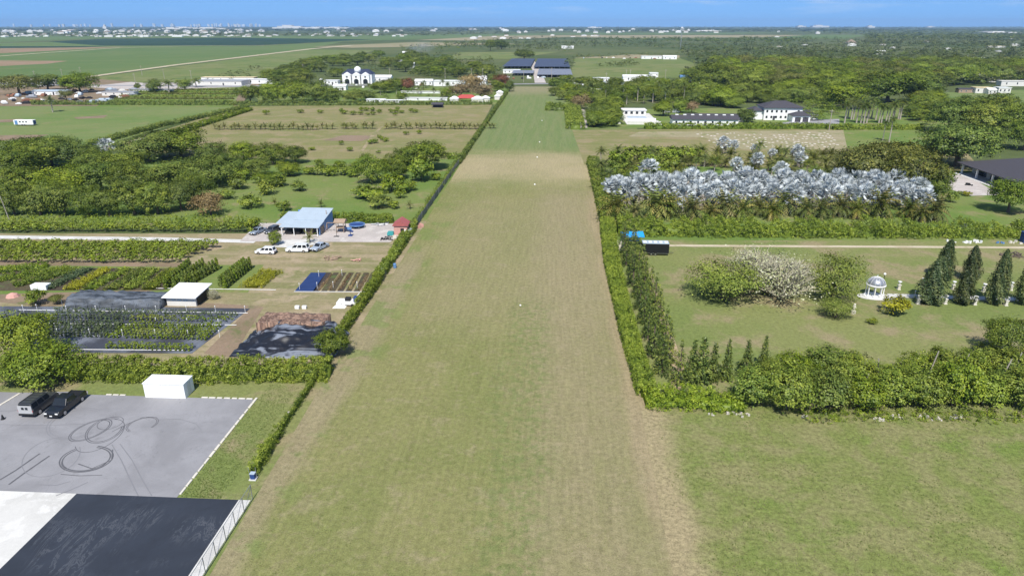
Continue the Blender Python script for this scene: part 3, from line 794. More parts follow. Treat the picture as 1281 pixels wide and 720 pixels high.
# hedges --------------------------------------------------------
def hedge(name, pts, w, h, mat, label, leaf=.26, dens=16.0, rough=.25, px=True, cat='hedge', gap=0.0, group=None, core=True):
    """clipped or loose hedge along a line: a lumpy body wrapped in leaves, one mesh"""
    ps = [G(*p) if px else Vector((p[0], p[1], 0)) for p in pts]
    rs = np.random.RandomState(len(name) + int(abs(ps[0].x * 7 + ps[0].y * 3)) % 9999)
    C, N, T_ = [], [], []; ex = MB()
    ws = w if isinstance(w, (list, tuple)) else [w] * len(ps); hs = h if isinstance(h, (list, tuple)) else [h] * len(ps)
    for i in range(len(ps) - 1):
        a, b = ps[i], ps[i + 1]; d = b - a; Ln = d.length; t = d / Ln; nrm = Vector((-t.y, t.x, 0))
        ns = max(1, int(Ln / max(1.2, leaf * 6)))
        vs, fs = [], []
        for s in range(ns + 1):
            u = s / ns; p = a + d * u; ww = (ws[i] * (1 - u) + ws[i + 1] * u) * .30 * rs.uniform(.8, 1.1); hh = (hs[i] * (1 - u) + hs[i + 1] * u) * .64 * rs.uniform(.8, 1.1)
            for q, z in ((-1, 0), (-.95, hh * .7), (-.5, hh), (.5, hh), (.95, hh * .7), (1, 0)): vs.append(p + nrm * q * ww + Vector((0, 0, z)))
            if s:
                for k in range(5): fs.append(((s - 1) * 6 + k, (s - 1) * 6 + k + 1, s * 6 + k + 1, s * 6 + k))
        fs += [(0, 1, 2, 3, 4, 5), tuple(range(ns * 6, ns * 6 + 6))]
        ex.add(vs, fs)
        peri = (hs[i] + hs[i + 1]) + (ws[i] + ws[i + 1]) / 2
        cr = max(.34, leaf * 1.5); ncl = max(4, int(Ln * peri / (cr * cr * 1.5))); per = max(5, int(dens * .8))
        u = rs.uniform(0, 1, ncl); ang = rs.uniform(0, 1, ncl) * peri
        W = ws[i] + (ws[i + 1] - ws[i]) * u; Hh = hs[i] + (hs[i + 1] - hs[i]) * u; s_ = u * Ln
        bl = 1 + rough * (np.sin(s_ * .9 + i) * .3 + np.sin(s_ * 2.3 + 1) * .25 + np.sin(s_ * .37) * .3)
        side = np.where(ang < Hh, -1.0, np.where(ang > Hh + W, 1.0, 0.0))
        lat = np.where(side == 0, (ang - Hh) / W - .5, side * .5); z = np.where(side < 0, ang / Hh, np.where(side > 0, (ang - Hh - W) / Hh, 1.0))
        edge = np.where(side == 0, 1 - 1.0 * np.abs(lat) ** 3, 1 - .25 * z ** 3); pop = rs.normal(size=ncl) * rough * .5
        lx = lat * W * np.where(side == 0, 1, edge) * (1 + (bl - 1) * .4) + side * pop - side * cr * .3
        zz = z * Hh * bl * np.where(side == 0, edge, 1) + (side == 0) * pop - cr * .3
        if gap: k = rs.uniform(0, 1, ncl) > gap; u, s_, lx, zz, side, z, bl = u[k], s_[k], lx[k], zz[k], side[k], z[k], bl[k]; ncl = len(u)
        cen = np.array([a.x, a.y, 0]) + np.outer(s_, [t.x, t.y, 0]) + np.outer(lx, [nrm.x, nrm.y, 0]); cen[:, 2] = np.maximum(.12, zz)
        base = np.outer(side, [nrm.x, nrm.y, .25]) + np.outer(side == 0, [0, 0, 1])
        ct = .5 + rs.normal(size=ncl) * .22 + .12 * np.sin(s_ * .43 + 2)
        n = ncl * per; off = rs.normal(size=(n, 3)); off /= np.linalg.norm(off, axis=1, keepdims=True); ir = np.repeat(np.arange(ncl), per)
        P_ = cen[ir] + off * cr * rs.uniform(.4, 1.0, (n, 1)); P_[:, 2] = np.maximum(.05, P_[:, 2])
        C.append(P_); N.append(base[ir] * .5 + off * .9 + rs.normal(size=(n, 3)) * .3 + np.array([0, 0, .2])); T_.append(np.clip(ct[ir] + rs.normal(size=n) * .12, 0, 1))
    C = np.concatenate(C); o0 = ps[0].copy()
    V = leaf_quads(rs, C, np.concatenate(N), leaf) - np.array([o0.x, o0.y, 0])
    ex.v = [(v[0] - o0.x, v[1] - o0.y, v[2]) for v in ex.v]
    o = link(name, quads_mesh(name, V, np.concatenate(T_), L[mat], ex if core else None)); o.location = (o0.x, o0.y, 0)
    return tag(o, label, cat, group)

def joined(name, items, mat, nleaf=110, kind='stuff', leafk=.24):
    """many far plants as one mass: items = (x, y, w, h)"""
    rs = np.random.RandomState(len(items)); protos = []
    for i in range(6):
        V, T_ = crown_np(2000 + i + nleaf, 1.0, 2.0, .25, 8, max(8, nleaf // 12), 12, leafk, spread=.5)
        protos.append((V, T_))
    Vs, Ts = [], []
    for (x, y, w, h) in items:
        V, T_ = protos[rs.randint(6)]; a = rs.uniform(0, 6.28); c, s = math.cos(a), math.sin(a)
        Q = V.copy(); X = (Q[..., 0] * c - Q[..., 1] * s) * w / 2 + x; Y = (Q[..., 0] * s + Q[..., 1] * c) * w / 2 + y
        Vs.append(np.stack([X, Y, Q[..., 2] * h / 2], -1)); Ts.append(np.clip(T_ * .6 + rs.uniform(-.05, .42), 0, 1))
    o = link(name, quads_mesh(name, np.concatenate(Vs), np.concatenate(Ts), L[mat]))
    return tag(o, kind=kind)

def inside(x, y, poly):
    c = False; j = len(poly) - 1
    for i in range(len(poly)):
        (x1, y1), (x2, y2) = poly[i], poly[j]
        if (y1 > y) != (y2 > y) and x < (x2 - x1) * (y - y1) / (y2 - y1) + x1: c = not c
        j = i
    return c

def spots(poly, n, holes=(), seed=1, mind=0.0):
    """n spread points inside a polygon measured on the photo"""
    rs = random.Random(seed); xs = [p[0] for p in poly]; ys = [p[1] for p in poly]; out = []; tries = 0
    while len(out) < n and tries < n * 60:
        tries += 1
        x, y = rs.uniform(min(xs), max(xs)), rs.uniform(min(ys), max(ys))
        if not inside(x, y, poly) or any(inside(x, y, h) for h in holes): continue
        if mind and any(abs(x - a) < mind and abs(y - b) < mind * .45 for a, b in out): continue
        out.append((x, y))
    return out
# ------------------------------------------------------------ hedges
HX = -34.0
hedge('hedge', [(-33.2, 63.5), (-33.3, 66), (-33.4, 72)], [1.0, 1.2, 1.0], [1.3, 1.5, 1.2], 'lime', 'short bright hedge at the end of the chain-link fence', .16, 30, px=False)
hedge('vine_hedge', [(-33.4, 72), (-33.4, 84), (-33.2, 92)], [.45, .4, .7], [1.2, 1.0, 1.3], 'mid', 'thin vine-grown fence line beside the lawn with the white shed', .16, 26, px=False)
hedge('hedge', [(HX - .2, 98), (HX, 112), (HX, 127)], [1.5, 1.3, 1.9], [1.5, 1.7, 1.9], 'bright', 'hedge along the airstrip beside the collapsed shade structure', .22, 20, px=False)
hedge('hedge', [(HX - .3, 127), (HX - .3, 146), (HX - .5, 166)], [2.0, 1.9, 2.4], [1.6, 1.7, 1.9], 'lime', 'bushy hedge along the airstrip below the red playhouse', .24, 20, px=False)
hedge('hedge', [(HX, 250), (HX, 380), (HX, 530)], [1.6, 1.6, 1.8], 1.9, 'mid', 'long dark hedge along the far left edge of the airstrip', .45, 14, px=False)
hedge('hedge', [(13.9, 83.5), (13.4, 104), (13.5, 140), (14.8, 172)], [2.6, 2.7, 3.2, 3.6], [2.0, 2.0, 2.1, 2.3], 'lime', 'broad clipped lime green hedge beside the double row of conifers', .18, 30, .14, px=False)
hedge('hedge', [(15.2, 172), (15.8, 215), (15.4, 254)], [4.0, 4.8, 4.2], [2.5, 2.8, 2.6], 'bright', 'wide hedge between the airstrip and the silver palms', .3, 18, px=False)
hedge('hedge', [(96, 470), (250, 472), (414, 469)], [4.2, 4.4, 4.2], [2.6, 2.4, 2.5], 'lime', 'thick bright hedge behind the white shed', .24, 22, .3)
hedge('hedge', [(772, 291), (900, 292.5), (1100, 293.5), (1300, 295)], [6.5, 6.5, 6.5, 5], [3.0, 2.8, 2.7, 2.4], 'lime', 'long tall hedge in front of the silver palms along the dirt track', .3, 22, .75)
hedge('hedge', [(806, 161), (955, 161), (1038, 161)], 4, 2.6, 'mid', 'hedge in front of the long stable building', .5, 14)
hedge('hedge', [(1041, 162), (1100, 162), (1155, 162)], 4, 2.4, 'lime', 'clipped hedge in front of the royal palms', .5, 14)
hedge('hedge', [(40, 131), (400, 132), (616, 131)], 3.2, 2.6, 'mid', 'long dark hedge behind the dry field with rows of young palms', .6, 12)
hedge('hedge', [(112, 183), (200, 159), (311, 135)], 3.0, 2.2, 'mid', 'outer hedge of the diagonal driveway', .5, 14)
hedge('hedge', [(196, 176), (240, 162), (314, 138)], 3.0, 2.0, 'bright', 'inner hedge of the diagonal driveway', .5, 14)
hedge('hedge', [(352, 276), (415, 276), (492, 277)], 3.0, 2.0, 'bright', 'low hedge behind the trampoline', .3, 18)
hedge('hedge', [(560, 199), (578, 198)], 2.5, 2.0, 'bright', 'short hedge at the corner of the dry field', .4, 14)
hedge('hedge', [(682, 137), (718, 137.5)], 14, 3.5, 'bright', 'broad hedge at the far right end of the airstrip', .6, 12)
hedge('hedge', [(716, 138), (720, 162)], 9, 3.2, 'bright', 'tall hedge between the airstrip and the gravel drive', .6, 12)
# nursery blocks read as rows of stock
for i, (a, b_, m, h) in enumerate([((-6, 352), (88, 336), 'bright', 1.1), ((18, 358), (100, 338), 'bright', 1.1), ((58, 362), (112, 337), 'blueg', .9), ((88, 363), (134, 337), 'yellow', .8), ((110, 363), (160, 337), 'bright', .9), ((138, 363), (180, 337), 'mid', .8), ((160, 363), (194, 338), 'bright', .9), ((186, 363), (218, 338), 'mid', 1.0), ((-10, 341), (60, 334), 'bright', 1.2)]):
    hedge('nursery_row', [a, b_], 2.5 if i < 7 else 2.6, h * .8, m, ['wide green block of low nursery stock, leftmost of the beds', 'second green block of nursery stock from the left edge', 'thin blue green rows of nursery stock with open soil', 'yellowish row of nursery stock behind the dark shade tunnel', 'green row of nursery stock right of the yellowish one', 'dark low row of nursery stock amid the beds', 'bright narrow row of nursery stock near the column shrubs', 'dark row of nursery stock behind the white roofed shed', 'short green bed of nursery stock at the picture edge by the track'][i], .24, 16, .3, cat='nursery bed', group='beds of low nursery stock')
hedge('yellow_bed', [(314, 360), (340, 340)], 4.2, .7, 'yellow', 'bed of yellow-green shrubs beside the columnar shrubs', .2, 20, .3, cat='shrub bed')
hedge('vine_row', [(128, 131), (290, 131.5)], 1.5, 1.5, 'olive', 'front row of trellised plants behind the green field', .5, 12, cat='plant row', group='rows of trellised plants')
for i, y in enumerate((127.5, 124, 121, 118, 115.5, 113)):
    hedge('vine_row', [(136 + i * 7, y), (292 + i, y + .3)], 1.6, 1.6, 'olive' if i % 2 else 'bright', 'pale green trellis row among rows behind the front one', .6, 9, cat='plant row', group='rows of trellised plants')

# ------------------------------------------------------------ single trees, foreground first
plant('big_bright_tree', 46, 491, 88, 66, 'large bright green tree beside the parked boxy vehicle', var=0)
plant('big_bright_tree', 18, 456, 74, 66, 'bright yellow-green tree at the left edge above the parking lot', var=1)
plant('big_bright_tree', 14, 488, 60, 48, 'low leafy tree at the left edge touching the lot corner', var=2)
plant('deep_tree', 414, 450, 46, 40, 'round dark green tree at the end of the thick bright hedge', var=2, name='round_tree')
plant('bright_tree', 343, 308, 18, 19, 'small round tree beside the white car', var=2, name='small_tree')
plant('young_palm', 386, 305, 17, 22, 'thin young palm in front of the blue metal barn', 'palm', var=0)
plant('green_bush', 313, 292, 28, 20, 'loose bush left of the parked cars in the yard', 'bush')
plant('green_bush', 40, 384, 26, 22, 'dark bush by the nursery shade tunnel', 'bush'); plant('olive_tree', 68, 382, 18, 14, 'small dry brown bush beside the shade tunnel', 'bush', name='dry_bush')
plant('bare_tree', 266, 376, 16, 14, 'leafless bush by the white roofed shed', 'bush', name='bare_bush')
# conifers
for i in range(22):
    yy = 87.5 + (i // 2) * 6.1 + (i % 2) * 3.0 + rnd.uniform(-.4, .4); xx = (16.7 if i % 2 else 18.7) + rnd.uniform(-.3, .3)
    o = plant('conifer', 800, 400, 20, 40, 'nearest conifer of the inner row, at the open end by the tall grass' if i == 1 else 'nearest conifer of the outer row, beside the pale path' if i == 0 else 'conifer in the double row between the clipped hedge and the lawn', 'conifer', 'conifers in a double row', var=i, foot=False)
    o.location = (xx, yy, 0); k_ = rnd.uniform(.82, 1.08) * (1 - .006 * (i // 2)); o.scale = (k_ * 1.02, k_ * 1.02, k_ * .98)
for i, (x, y, w, h) in enumerate([(866, 483, 28, 58), (878, 482, 30, 62), (892, 480, 24, 52), (909, 478, 22, 54), (934, 473, 24, 48), (955, 466, 18, 48)]):
    plant('small_conifer', x, y, w, h, ['dark conifer first in the short row past the pale path', 'tall dark conifer second in the short row past the pale path', 'conifer third in the short row, leaning on its neighbour', 'slim conifer standing apart in the middle of the short row', 'conifer half hidden behind the big shrubs', 'thin open conifer with sparse branches behind the shrubs'][i], 'conifer', var=i)
for i, (x, y, w, h, lb) in enumerate([(1167, 383, 36, 62, 'broad dark cypress nearest the gazebo'), (1184, 352, 26, 52, 'sparse cypress behind the broad one nearest the gazebo'), (1208, 383, 26, 52, 'cypress with an open top beside the garden urns'), (1217, 353, 24, 46, 'leaning light cypress behind the garden walk'), (1247, 383, 27, 70, 'dense dark green spindle cypress on the garden walk'), (1283, 383, 24, 72, 'cypress cut by the right edge of the picture')]):
    plant('cypress', x, y, w, h, lb, 'cypress', var=i)
# trees and shrubs round the gazebo lawn
plant('big_lime_tree', 910, 384, 96, 60, 'spreading light green tree left of the leafless one', var=0)
plant('bare_tree', 985, 384, 106, 60, 'pale leafless tree with white twigs', var=0)
plant('bare_tree', 950, 364, 90, 46, 'smaller bare tree behind the leafless one', var=1)
plant('big_lime_tree', 1050, 382, 74, 62, 'yellow-green tree between the leafless tree and the gazebo', var=1)
plant('big_lime_tree', 1050, 402, 44, 30, 'low shrub at the foot of the yellow-green tree', 'shrub', name='low_shrub', var=2)
plant('yellow_bush', 1122, 397, 36, 26, 'yellow-green bush below the gazebo', 'bush', var=1)
plant('green_bush', 1093, 406, 14, 6, 'small flat weed clump in the lawn below the gazebo', 'weed', name='weed_clump')
plant('spreading_tree', 1268, 452, 66, 56, 'open tree at the right edge above the shrub belt', var=1)
plant('green_bush', 1238, 447, 30, 18, 'dark low bush beside the open tree at the right edge', 'bush')
# shrub belt on the right
belt = [(945, 512, 62, 62), (990, 521, 70, 70), (1040, 520, 66, 66), (1083, 517, 60, 60), (1122, 514, 56, 58), (1160, 515, 58, 60), (1200, 516, 56, 56), (1238, 514, 58, 58), (1280, 517, 64, 58),
        (1000, 478, 60, 42), (1042, 472, 64, 46), (968, 482, 40, 34), (1075, 487, 50, 40), (1150, 480, 46, 44), (1182, 478, 48, 40), (1222, 484, 50, 42), (1262, 486, 54, 42), (1110, 488, 44, 36), (1020, 492, 50, 40), (1135, 496, 44, 40), (1290, 480, 50, 44), (1060, 500, 50, 40), (1180, 500, 46, 40), (1220, 503, 46, 38), (1258, 505, 48, 38)]
for i, (x, y, w, h) in enumerate(belt):
    plant('dense_shrub', x, y, w * rnd.uniform(.9, 1.1), h * rnd.uniform(.8, 1.2), {0: 'rounded bright shrub at the left end of the shrub belt', 1: 'largest fresh green shrub near the left end of the belt', 9: 'dark topped shrub standing above the left part of the belt', 10: 'broad dark shrub at the back of the belt toward the lawn'}.get(i, 'leafy shrub in the dense belt across the right side'), 'shrub', 'shrubs in the belt on the right', var=i)
hedge('grass_bank', [(806, 503), (860, 503), (930, 510)], [4, 4.5, 4], [1.3, 1.5, 1.2], 'lime', 'rank of tall grass and creeper at the foot of the small conifers', .22, 22, .5, cat='undergrowth')
hedge('undergrowth', [(1000, 522), (1150, 521), (1310, 523)], [2.5, 2.2, 2.6], [.7, .5, .7], 'bright', 'ragged low growth at the foot of the shrub belt', .2, 18, .8, gap=.45, core=False, cat='undergrowth')
for i, (x, y, h, t) in enumerate([(1163, 470, 22, 4), (1100, 474, 16, -3), (1205, 468, 16, 2), (1250, 482, 24, 6), (1268, 470, 20, 3), (1078, 490, 12, 4)]):
    b = G(x, y + 16); b.y += 1; hh = (h + 14) * mpp(y) + 1.2
    o = MB().tube([(0, 0, 0), (t * .06, .1, hh * .5), (t * .16, .1, hh)], [.13, .11, .07], 6).build('dead_trunk', M['barkp']); o.location = b
    tag(o, 'bare pale dead trunk poking out of the shrub belt', 'dead trunk', 'dead trunks in the shrub belt')

# ------------------------------------------------------------ wood behind the nursery, left
wood = [(52, 211, 58, 42, 'deep_tree', 'tallest dark domed tree at the back of the wood'), (20, 209, 50, 38, 'deep_tree', None), (86, 212, 54, 40, 'deep_tree', None), (114, 213, 40, 32, 'deep_tree', None), (36, 218, 50, 38, 'mid_tree', None), (10, 222, 60, 40, 'deep_tree', 'dark tree at the left edge behind the wood'),
        (110, 222, 50, 34, 'deep_tree', None), (175, 206, 70, 36, 'mid_tree', None), (215, 200, 70, 36, 'mid_tree', 'mid green tree behind the wood beside the diagonal driveway'), (262, 208, 36, 32, 'deep_tree', None), (300, 206, 40, 30, 'bright_tree', 'light green tree at the right end of the wood'), (335, 207, 44, 28, 'mid_tree', None), (366, 206, 30, 26, 'deep_tree', None),
        (22, 250, 56, 42, 'mid_tree', None), (70, 250, 62, 44, 'bright_tree', None), (118, 245, 58, 44, 'deep_tree', None), (160, 246, 56, 44, 'deep_tree', None), (205, 240, 66, 42, 'mid_tree', 'spreading mid green tree in the heart of the wood'), (248, 238, 62, 44, 'deep_tree', 'dark tree at the right flank of the wood'), (280, 225, 46, 34, 'deep_tree', None), (318, 222, 34, 26, 'mid_tree', None), (150, 225, 50, 36, 'mid_tree', None),
        (8, 272, 44, 46, 'deep_tree', None), (42, 272, 40, 40, 'mid_tree', None), (72, 273, 42, 44, 'mid_tree', None), (103, 273, 40, 44, 'deep_tree', None), (130, 273, 36, 38, 'deep_tree', None), (160, 272, 46, 46, 'mid_tree', None), (190, 271, 44, 46, 'mid_tree', 'broad tree at the front of the wood beside the nursery rows'), (220, 266, 40, 42, 'deep_tree', None), (236, 255, 44, 40, 'deep_tree', None), (55, 262, 40, 44, 'bright_tree', None), (258, 272, 38, 32, 'brown_tree', 'brownish small tree standing alone right of the wood'), (358, 222, 30, 22, 'mid_tree', None), (340, 235, 26, 20, 'mid_tree', None)]
for x, y, w, h, k, lb in wood:
    w *= 1.1; h *= .97
    plant(k, x, y, w, h, lb or 'tree in the dense wood behind the nursery rows', 'tree', 'trees of the wood behind the nursery rows')
plant('silver_palm', 130, 199, 27, 26, 'lone silver palm rising from the wood', 'palm')
plant('young_palm', 93, 205, 30, 22, 'yellowish palm standing among the trees of the wood', 'palm', name='yellow_palm', foot=False)
# clearing: orchard bushes
for i, (x, y, w, h, k) in enumerate([(295, 238, 24, 20, 'g'), (310, 262, 30, 20, 'g'), (330, 245, 26, 20, 'g'), (345, 235, 24, 18, 'g'), (300, 226, 24, 16, 'b'), (395, 220, 18, 14, 'b'), (410, 221, 22, 14, 'b'), (430, 220, 24, 14, 'b'), (372, 240, 20, 14, 'g'), (280, 250, 22, 14, 'b'), (322, 230, 20, 14, 'g'),
                               (462, 232, 44, 40, 'T'), (492, 226, 36, 34, 'M'), (527, 215, 66, 38, 'B'), (508, 215, 34, 32, 'B'), (524, 228, 36, 32, 'b'), (488, 242, 32, 26, 'g'), (462, 252, 38, 20, 'g'), (472, 262, 30, 18, 'g'), (450, 250, 26, 18, 'b'), (503, 243, 20, 16, 'b'), (508, 240, 24, 14, 'b'), (500, 249, 16, 12, 'b'), (492, 262, 16, 12, 'b'), (440, 222, 18, 12, 'b'), (425, 210, 16, 9, 'b'), (398, 208, 14, 9, 'g'), (385, 219, 18, 10, 'b'), (354, 265, 18, 14, 'g'), (545, 226, 16, 10, 'b'), (480, 185 + 22, 14, 9, 'b'), (444, 210, 14, 8, 'b'), (418, 216, 14, 9, 'b')]):
    kk = dict(g='green_bush', b='bright_bush', T='mid_tree', M='mid_tree', B='deep_tree')[k]
    lbl = {11: 'tall tree at the left of the clump in the clearing', 12: 'tree in the middle of the clump in the clearing', 13: 'large rounded dark tree at the right of the clearing clump', 14: 'dark tree behind the clump in the clearing', 15: 'bright bush in front of the rounded dark tree'}.get(i, 'round bush scattered in the clearing behind the barn')
    plant(kk, x, y, w, h, lbl, 'tree' if k in 'TMB' else 'bush', None if k in 'TMB' else 'bushes in the clearing')
for x, y, lb in [(343, 258, 'spindly dead sapling left behind the barn'), (401, 260, 'spindly sapling behind the barn roof'), (512, 262, 'tiny yellow sapling near the end of the low hedge')]:
    plant('young_palm', x, y, 10, 14, lb, 'sapling', name='sapling', single=True)

# ------------------------------------------------------------ nursery trees in rows
cnt = 0; rest = []
for y, xa, xb, st in [(329.5, -4, 226, 5.6), (324, -6, 238, 5.6), (319, -4, 250, 5.6), (315, -6, 262, 5.6), (311.5, -4, 272, 5.6), (291, -4, 300, 5.6), (287.5, -6, 304, 5.6), (284, -4, 306, 5.6), (280.5, -6, 308, 5.6)]:
    x = xa; up = y < 296
    while x < xb:
        xx, yy = x + rnd.uniform(-1.2, 1.2), y + rnd.uniform(-.8, .8)
        if cnt < 298:
            plant('nursery_tree', xx, yy, rnd.uniform(7.5, 9.5), rnd.uniform(11.5, 15) if not up else rnd.uniform(11, 14),
                  'young green nursery tree in the block behind the white track' if up else 'young green nursery tree in the block in front of the white track', 'nursery tree',
                  'nursery trees behind the white track' if up else 'nursery trees in front of the white track'); cnt += 1
        else: rest.append((xx, yy))
        x += st
if rest: joined('nursery_tree_rows', [(G(x, y).x, G(x, y).y + .3, 9 * mpp(y), 13 * mpp(y)) for x, y in rest], 'lime', 110)
# columnar shrubs
for i in range(44):
    r_ = i % 4; u = (i // 4) / 10
    if r_ < 3: a, b_ = ((208 + r_ * 11, 361), (238 + r_ * 17, 337))
    else: a, b_ = ((282, 361), (313, 336))
    plant('column_shrub', a[0] + (b_[0] - a[0]) * u, a[1] + (b_[1] - a[1]) * u, 7.5, 15, 'dark columnar potted shrub in the rows behind the white roofed shed' if r_ < 3 else 'columnar potted shrub in the separate row next to the yellow bed', 'potted shrub', 'columnar shrubs in rows' if r_ < 3 else 'columnar shrubs in a single row', foot=False)
for i in range(12):
    u = i / 11; plant('column_shrub', 276 + 30 * u, 358 - 23 * u, 7, 14, 'columnar potted shrub in the separate row next to the yellow bed', 'potted shrub', 'columnar shrubs in a single row', foot=False)

# ------------------------------------------------------------ palms, right middle
for i, (x, y, w, h) in enumerate([(770, 281, 50, 36), (822, 278, 52, 36), (838, 275, 34, 30), (866, 281, 38, 32), (908, 276, 44, 32), (950, 273, 28, 24), (986, 272, 40, 30), (1010, 276, 30, 24), (1055, 275, 36, 28), (1105, 276, 46, 36), (1140, 276, 32, 24), (1175, 281, 40, 32), (890, 280, 30, 24), (1075, 277, 30, 24), (795, 279, 30, 24), (930, 277, 32, 26), (968, 278, 30, 24), (1030, 277, 34, 26), (1155, 280, 28, 22)]):
    plant('date_palm', x, y - 1, w * 1.08, h * 1.2, {0: 'date palm at the left end of the row, beside the wide hedge', 9: 'tallest date palm in front of the silver palms', 11: 'date palm at the right end of the row by the house lawn'}.get(i, 'arching date palm between the tall hedge and the silver palms'), 'palm', 'date palms in front of the silver palms', var=i)
sp = []
for i in range(15): sp.append((766 + i * 5.4 + rnd.uniform(-3, 3), 259 + rnd.uniform(-11, 3), 31))
for i in range(42): sp.append((844 + i * 7.7 + rnd.uniform(-3, 3), (256, 265, 247)[i % 3] + rnd.uniform(-3, 3), 32))
for i in range(13): sp.append((862 + i * 11.5 + rnd.uniform(-5, 5), 240 + rnd.uniform(-6, 6), 24))
sp += [(810, 228, 30), (904, 192, 19), (917, 192, 16), (943, 194, 13), (965, 199, 13), (975, 226, 20), (1047, 236, 20), (995, 203, 20), (1000, 210, 18), (945, 215, 22), (920, 218, 18), (1096, 238, 22)]
for i, (x, y, w) in enumerate(sp):
    plant('silver_palm', x, y, w * rnd.uniform(.9, 1.12), w * rnd.uniform(.98, 1.2), {70: 'silver palm standing alone above the left end of the palm grove'}.get(i, 'silver blue fan palm in the dense palm grove'), 'palm', 'silver palms of the grove', foot=False)
for i, (x, y) in enumerate(spots([(748, 232), (752, 192), (800, 190), (1005, 186), (1062, 196), (1070, 222), (985, 214), (870, 206), (845, 236), (790, 232)], 96, seed=5, mind=8)):
    plant('bushy_palm' if i % 3 else 'green_palm', x, y + 8, rnd.uniform(18, 26), rnd.uniform(16, 23), 'green palm in the thicket behind the silver palms', 'palm', 'green palms behind the silver palms', var=i)
for i, (x, y) in enumerate([(752, 226), (762, 228), (770, 230), (750, 216)]):
    plant('green_palm', x, y + 4, 18, 22, 'dry brownish palm at the left end of the grove thicket', 'palm', 'dry palms at the left end of the grove', var=i, foot=False)
for i, (x, y) in enumerate(spots([(765, 236), (775, 205), (815, 200), (870, 205), (860, 236), (800, 238)], 14, seed=9, mind=12)):
    plant('bright_bush', x, y, 30, 22, 'light green bush between the grove and its palms behind', 'bush', 'bushes in the palm grove')
for x, y, w, h, lb in [(1100, 240, 100, 62, 'flat-topped olive tree behind the right end of the palm grove'), (1150, 252, 84, 66, 'spreading olive tree over the right end of the palm grove'), (1075, 222, 60, 36, 'lower olive tree left of the flat-topped one'), (1128, 226, 90, 46, 'rear olive tree behind the spreading one')]:
    plant('olive_tree', x, y, w, h, lb, 'tree')
plant('deep_tree', 1176, 254, 40, 40, 'dark rounded tree beside the olive trees and the house terrace')
plant('green_bush', 1192, 254, 16, 14, 'small bush at the corner of the house terrace', 'bush'); plant('yellow_bush', 1212, 246, 12, 6, 'low shrub on the terrace edge', 'shrub', name='low_shrub'); plant('bright_bush', 1202, 243, 8, 4, 'tiny shrub on the terrace', 'shrub', name='low_shrub')
plant('spreading_tree', 1215, 214, 110, 52, 'broad dark tree behind the dark roofed house', var=0)
plant('spreading_tree', 1185, 208, 60, 36, 'lower spreading tree left of the broad dark tree', var=2)
plant('deep_tree', 1272, 270, 58, 46, 'round dark tree at the right edge below the dark roofed house')
for i, (x, y, w, h) in enumerate([(1195, 168, 60, 40), (1235, 172, 60, 40), (1275, 175, 60, 44), (1255, 155, 60, 36), (1215, 150, 50, 30), (1180, 152, 40, 26), (1290, 190, 50, 38), (1240, 188, 50, 30)]):
    plant('mid_tree' if i % 2 else 'deep_tree', x, y, w, h, 'tree in the block of woodland above the dark roofed house', 'tree', 'trees above the dark roofed house')
# young palms in the dry field
for i in range(58):
    x = 270 + i * 6.1 + rnd.uniform(-1.5, 1.5)
    if 418 < x < 424 or 470 < x < 483: continue
    plant('young_palm', x, 162 + rnd.uniform(-.6, .6) - (x > 400) * .8, rnd.uniform(9, 12), rnd.uniform(8, 12), 'young palm in the long row across the dry field', 'palm', 'young palms in a row in the dry field', single=True, foot=False)
for i, (x, y) in enumerate(spots([(330, 140), (520, 138), (520, 145), (330, 144)], 20, seed=3, mind=5) + spots([(340, 196), (480, 192), (500, 176), (350, 186)], 8, seed=4) + [(477, 176), (483, 177), (508, 169), (524, 168), (474, 173)]):
    plant('bright_bush', x, y, rnd.uniform(6, 10), rnd.uniform(4, 6), 'small weed bush in the dry field', 'bush', 'weed bushes in the dry field', single=True)
for i in range(18):
    u = i / 17; plant('bright_bush', 190 + 112 * u + rnd.uniform(-1, 1), 173 - 36 * u, 6, 3.6, 'small clump planted between the two driveway hedges', 'bush', 'clumps along the diagonal driveway', single=True)

# ------------------------------------------------------------ middle distance, individual trees
def tr(k, x, y, w, h, lb='tree in the estate gardens left of the airstrip', g='estate garden trees', cat='tree', **kw): plant(k, x, y, w, h, lb, cat, g, single=True, **kw)
tr('bright_tree', 92, 117, 46, 26, 'large bright green tree in the junk yard', None); tr('deep_tree', 52, 114, 40, 18, 'dark tree left of the bright tree in the junk yard', None); tr('olive_tree', 14, 120, 50, 18, 'low olive tree at the left edge of the junk yard', None); tr('olive_tree', 80, 126, 18, 14, 'olive bush below the bright junk yard tree', None)
tr('green_palm', 62, 141, 20, 22, 'lone shaggy palm on the green field', None, 'palm'); tr('deep_tree', 171, 112, 9, 8, 'small dark tree on the gravel lot', None)
for i, (x, y, w, h) in enumerate([(190, 116, 22, 16), (208, 117, 24, 18), (228, 113, 22, 14), (243, 110, 20, 12)]): tr('green_palm' if i % 2 else 'mid_tree', x, y, w, h, 'palm or tree by the gravel lot behind the trellis rows', 'trees by the gravel lot')
